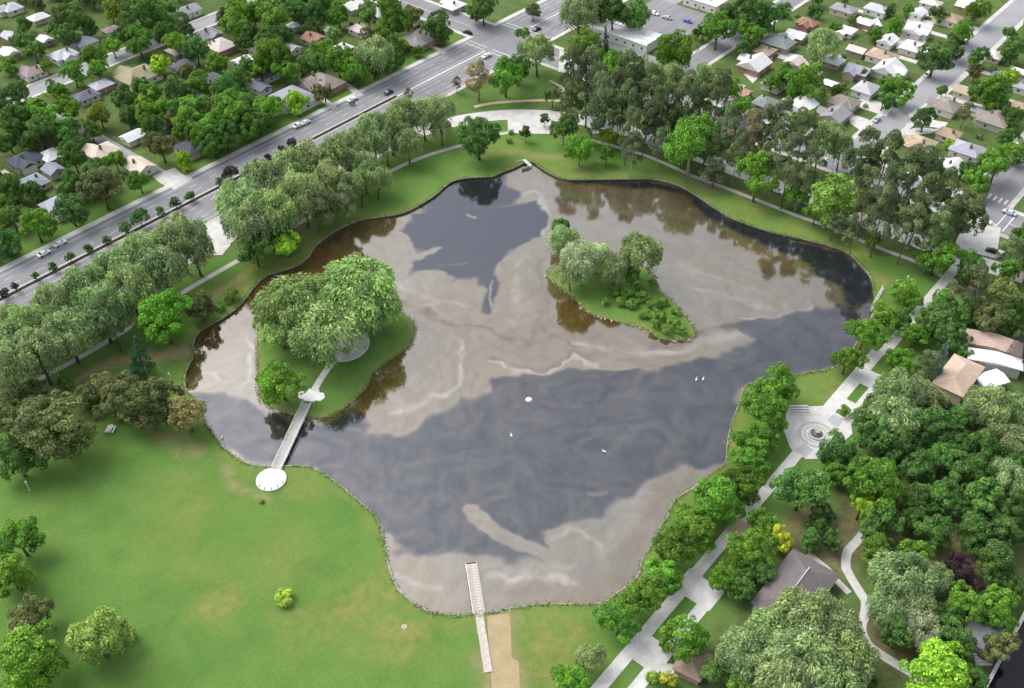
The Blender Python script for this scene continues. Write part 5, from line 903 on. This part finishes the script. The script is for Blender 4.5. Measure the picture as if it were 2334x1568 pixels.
# ================================================================ small things
pt=empty('picnic_table',(75.8,207.2,0),R(35))
b=MB(); b.box(-1.3,-.55,.72,1.3,.55,.80); b.obj('table_top',m_bright,pt)
for s in (-1,1):
    b=MB(); b.box(-1.3,s*1.0-.2,.42,1.3,s*1.0+.2,.49); b.obj('bench_seat',m_bright,pt)
    b=MB(); b.box(s*.95-.06,-1.1,0,s*.95+.06,1.1,.08); b.box(s*.95-.06,-.35,.08,s*.95+.06,-.2,.72); b.box(s*.95-.06,.2,.08,s*.95+.06,.35,.72); b.box(s*.95-.06,-1.1,.36,s*.95+.06,1.1,.42); b.obj('leg',m_metal,pt)
tag(pt,'white picnic table on the left lawn below the olive trees','picnic table')
def lamp(x,y,h,label):
    t=empty('lamp_post',(x,y,0)); b=MB(); b.tube([(0,0,0),(0,0,.5),(0,0,.55),(0,0,h)],[.16,.16,.09,.07],8); b.obj('post',m_metal,t)
    b=MB(); b.tube([(0,0,h),(0,0,h+.1),(0,0,h+.55),(0,0,h+.7)],[.12,.3,.3,.08],8); b.obj('lantern',m_lamp,t); tag(t,label,'lamp post'); return t
lamp(97.1,208.8,4.5,'white lamp post beside the tan-orange tree at the left shore')
lamp(50.0,204.4,3.0,'short white lamp post in the shade of the left lawn')
lamp(275.9,67.4,4.0,'white lamp post on grass by the right bank of the pond')
bx=empty('utility_box',(166.8,43.9,0)); b=MB(); b.box(-.9,-.7,0,.9,.7,1.3); b.obj('cabinet',m_metal,bx); b=MB(); b.box(-1.0,-.8,1.3,1.0,.8,1.42); b.obj('lid',m_white,bx); tag(bx,'white utility box in the clearing above the garden hall','utility box')
gs=empty('standpipe_cover',(83.4,102.2,0)); b=MB(); b.ring((0,0),0,.6,-.01,.08,20); b.obj('collar',m_path,gs); b=MB(); b.ring((0,0),0,.4,.08,.14,20); b.obj('lid',m_rock,gs); tag(gs,'round concrete cover in the near lawn by the shore','manhole cover')
WB=[]
def goose_mesh():
    b=MB(); b.tube([(-.55,0,.06),(-.35,0,.16),(0,0,.2),(.3,0,.16),(.42,0,.1)],[.03,.17,.22,.16,.06],8)
    return b.mesh('body',[m_metal],True)
GB=goose_mesh()
b=MB(); b.tube([(.34,0,.22),(.46,0,.45),(.48,0,.62),(.56,0,.66)],[.09,.06,.06,.03],7); GN=b.mesh('neck_and_head',[m_metal],True)
def goose(x,y,rz,label):
    t=empty('goose',(x,y,WZ),rz,(1.3,1.3,1.3)); child('body',GB,t); child('neck_and_head',GN,t); tag(t,label,'bird')
goose(196.6,95.6,R(20),'white waterbird near the right trees, left of a pair'); goose(198.0,94.2,R(20),'white waterbird near the right trees, right of a pair')
goose(156.6,99.4,R(100),'lone white waterbird on open water in the lower pond'); goose(145.1,122.3,R(60),'white waterbird on open water below the round float'); goose(93.9,182.0,R(40),'white waterbird close to the left shore')
fl=empty('aerator_float',(159.0,127.5,WZ)); b=MB(); b.tube([(0,0,-.1),(0,0,.15),(0,0,.4),(0,0,.5)],[.95,1.0,.7,.25],16); b.obj('float',m_metal,fl,True); b=MB(); b.tube([(0,0,.45),(0,0,.75)],[.14,.1],8); b.obj('nozzle',m_dark,fl); tag(fl,'round white float in the middle of the dark water','float')

gs2=empty('pool_steps',(160.2,-1.2,0),R(-49.93))
for k in range(4):
    q=MB(); q.box(-1.8,-k*.7,0,1.8,.62-k*.7,.9-.2*k); q.obj('step',m_paver,gs2)
tag(gs2,'small lavender-grey steps beside the dark pool at lower right','steps')

resolve_labels()
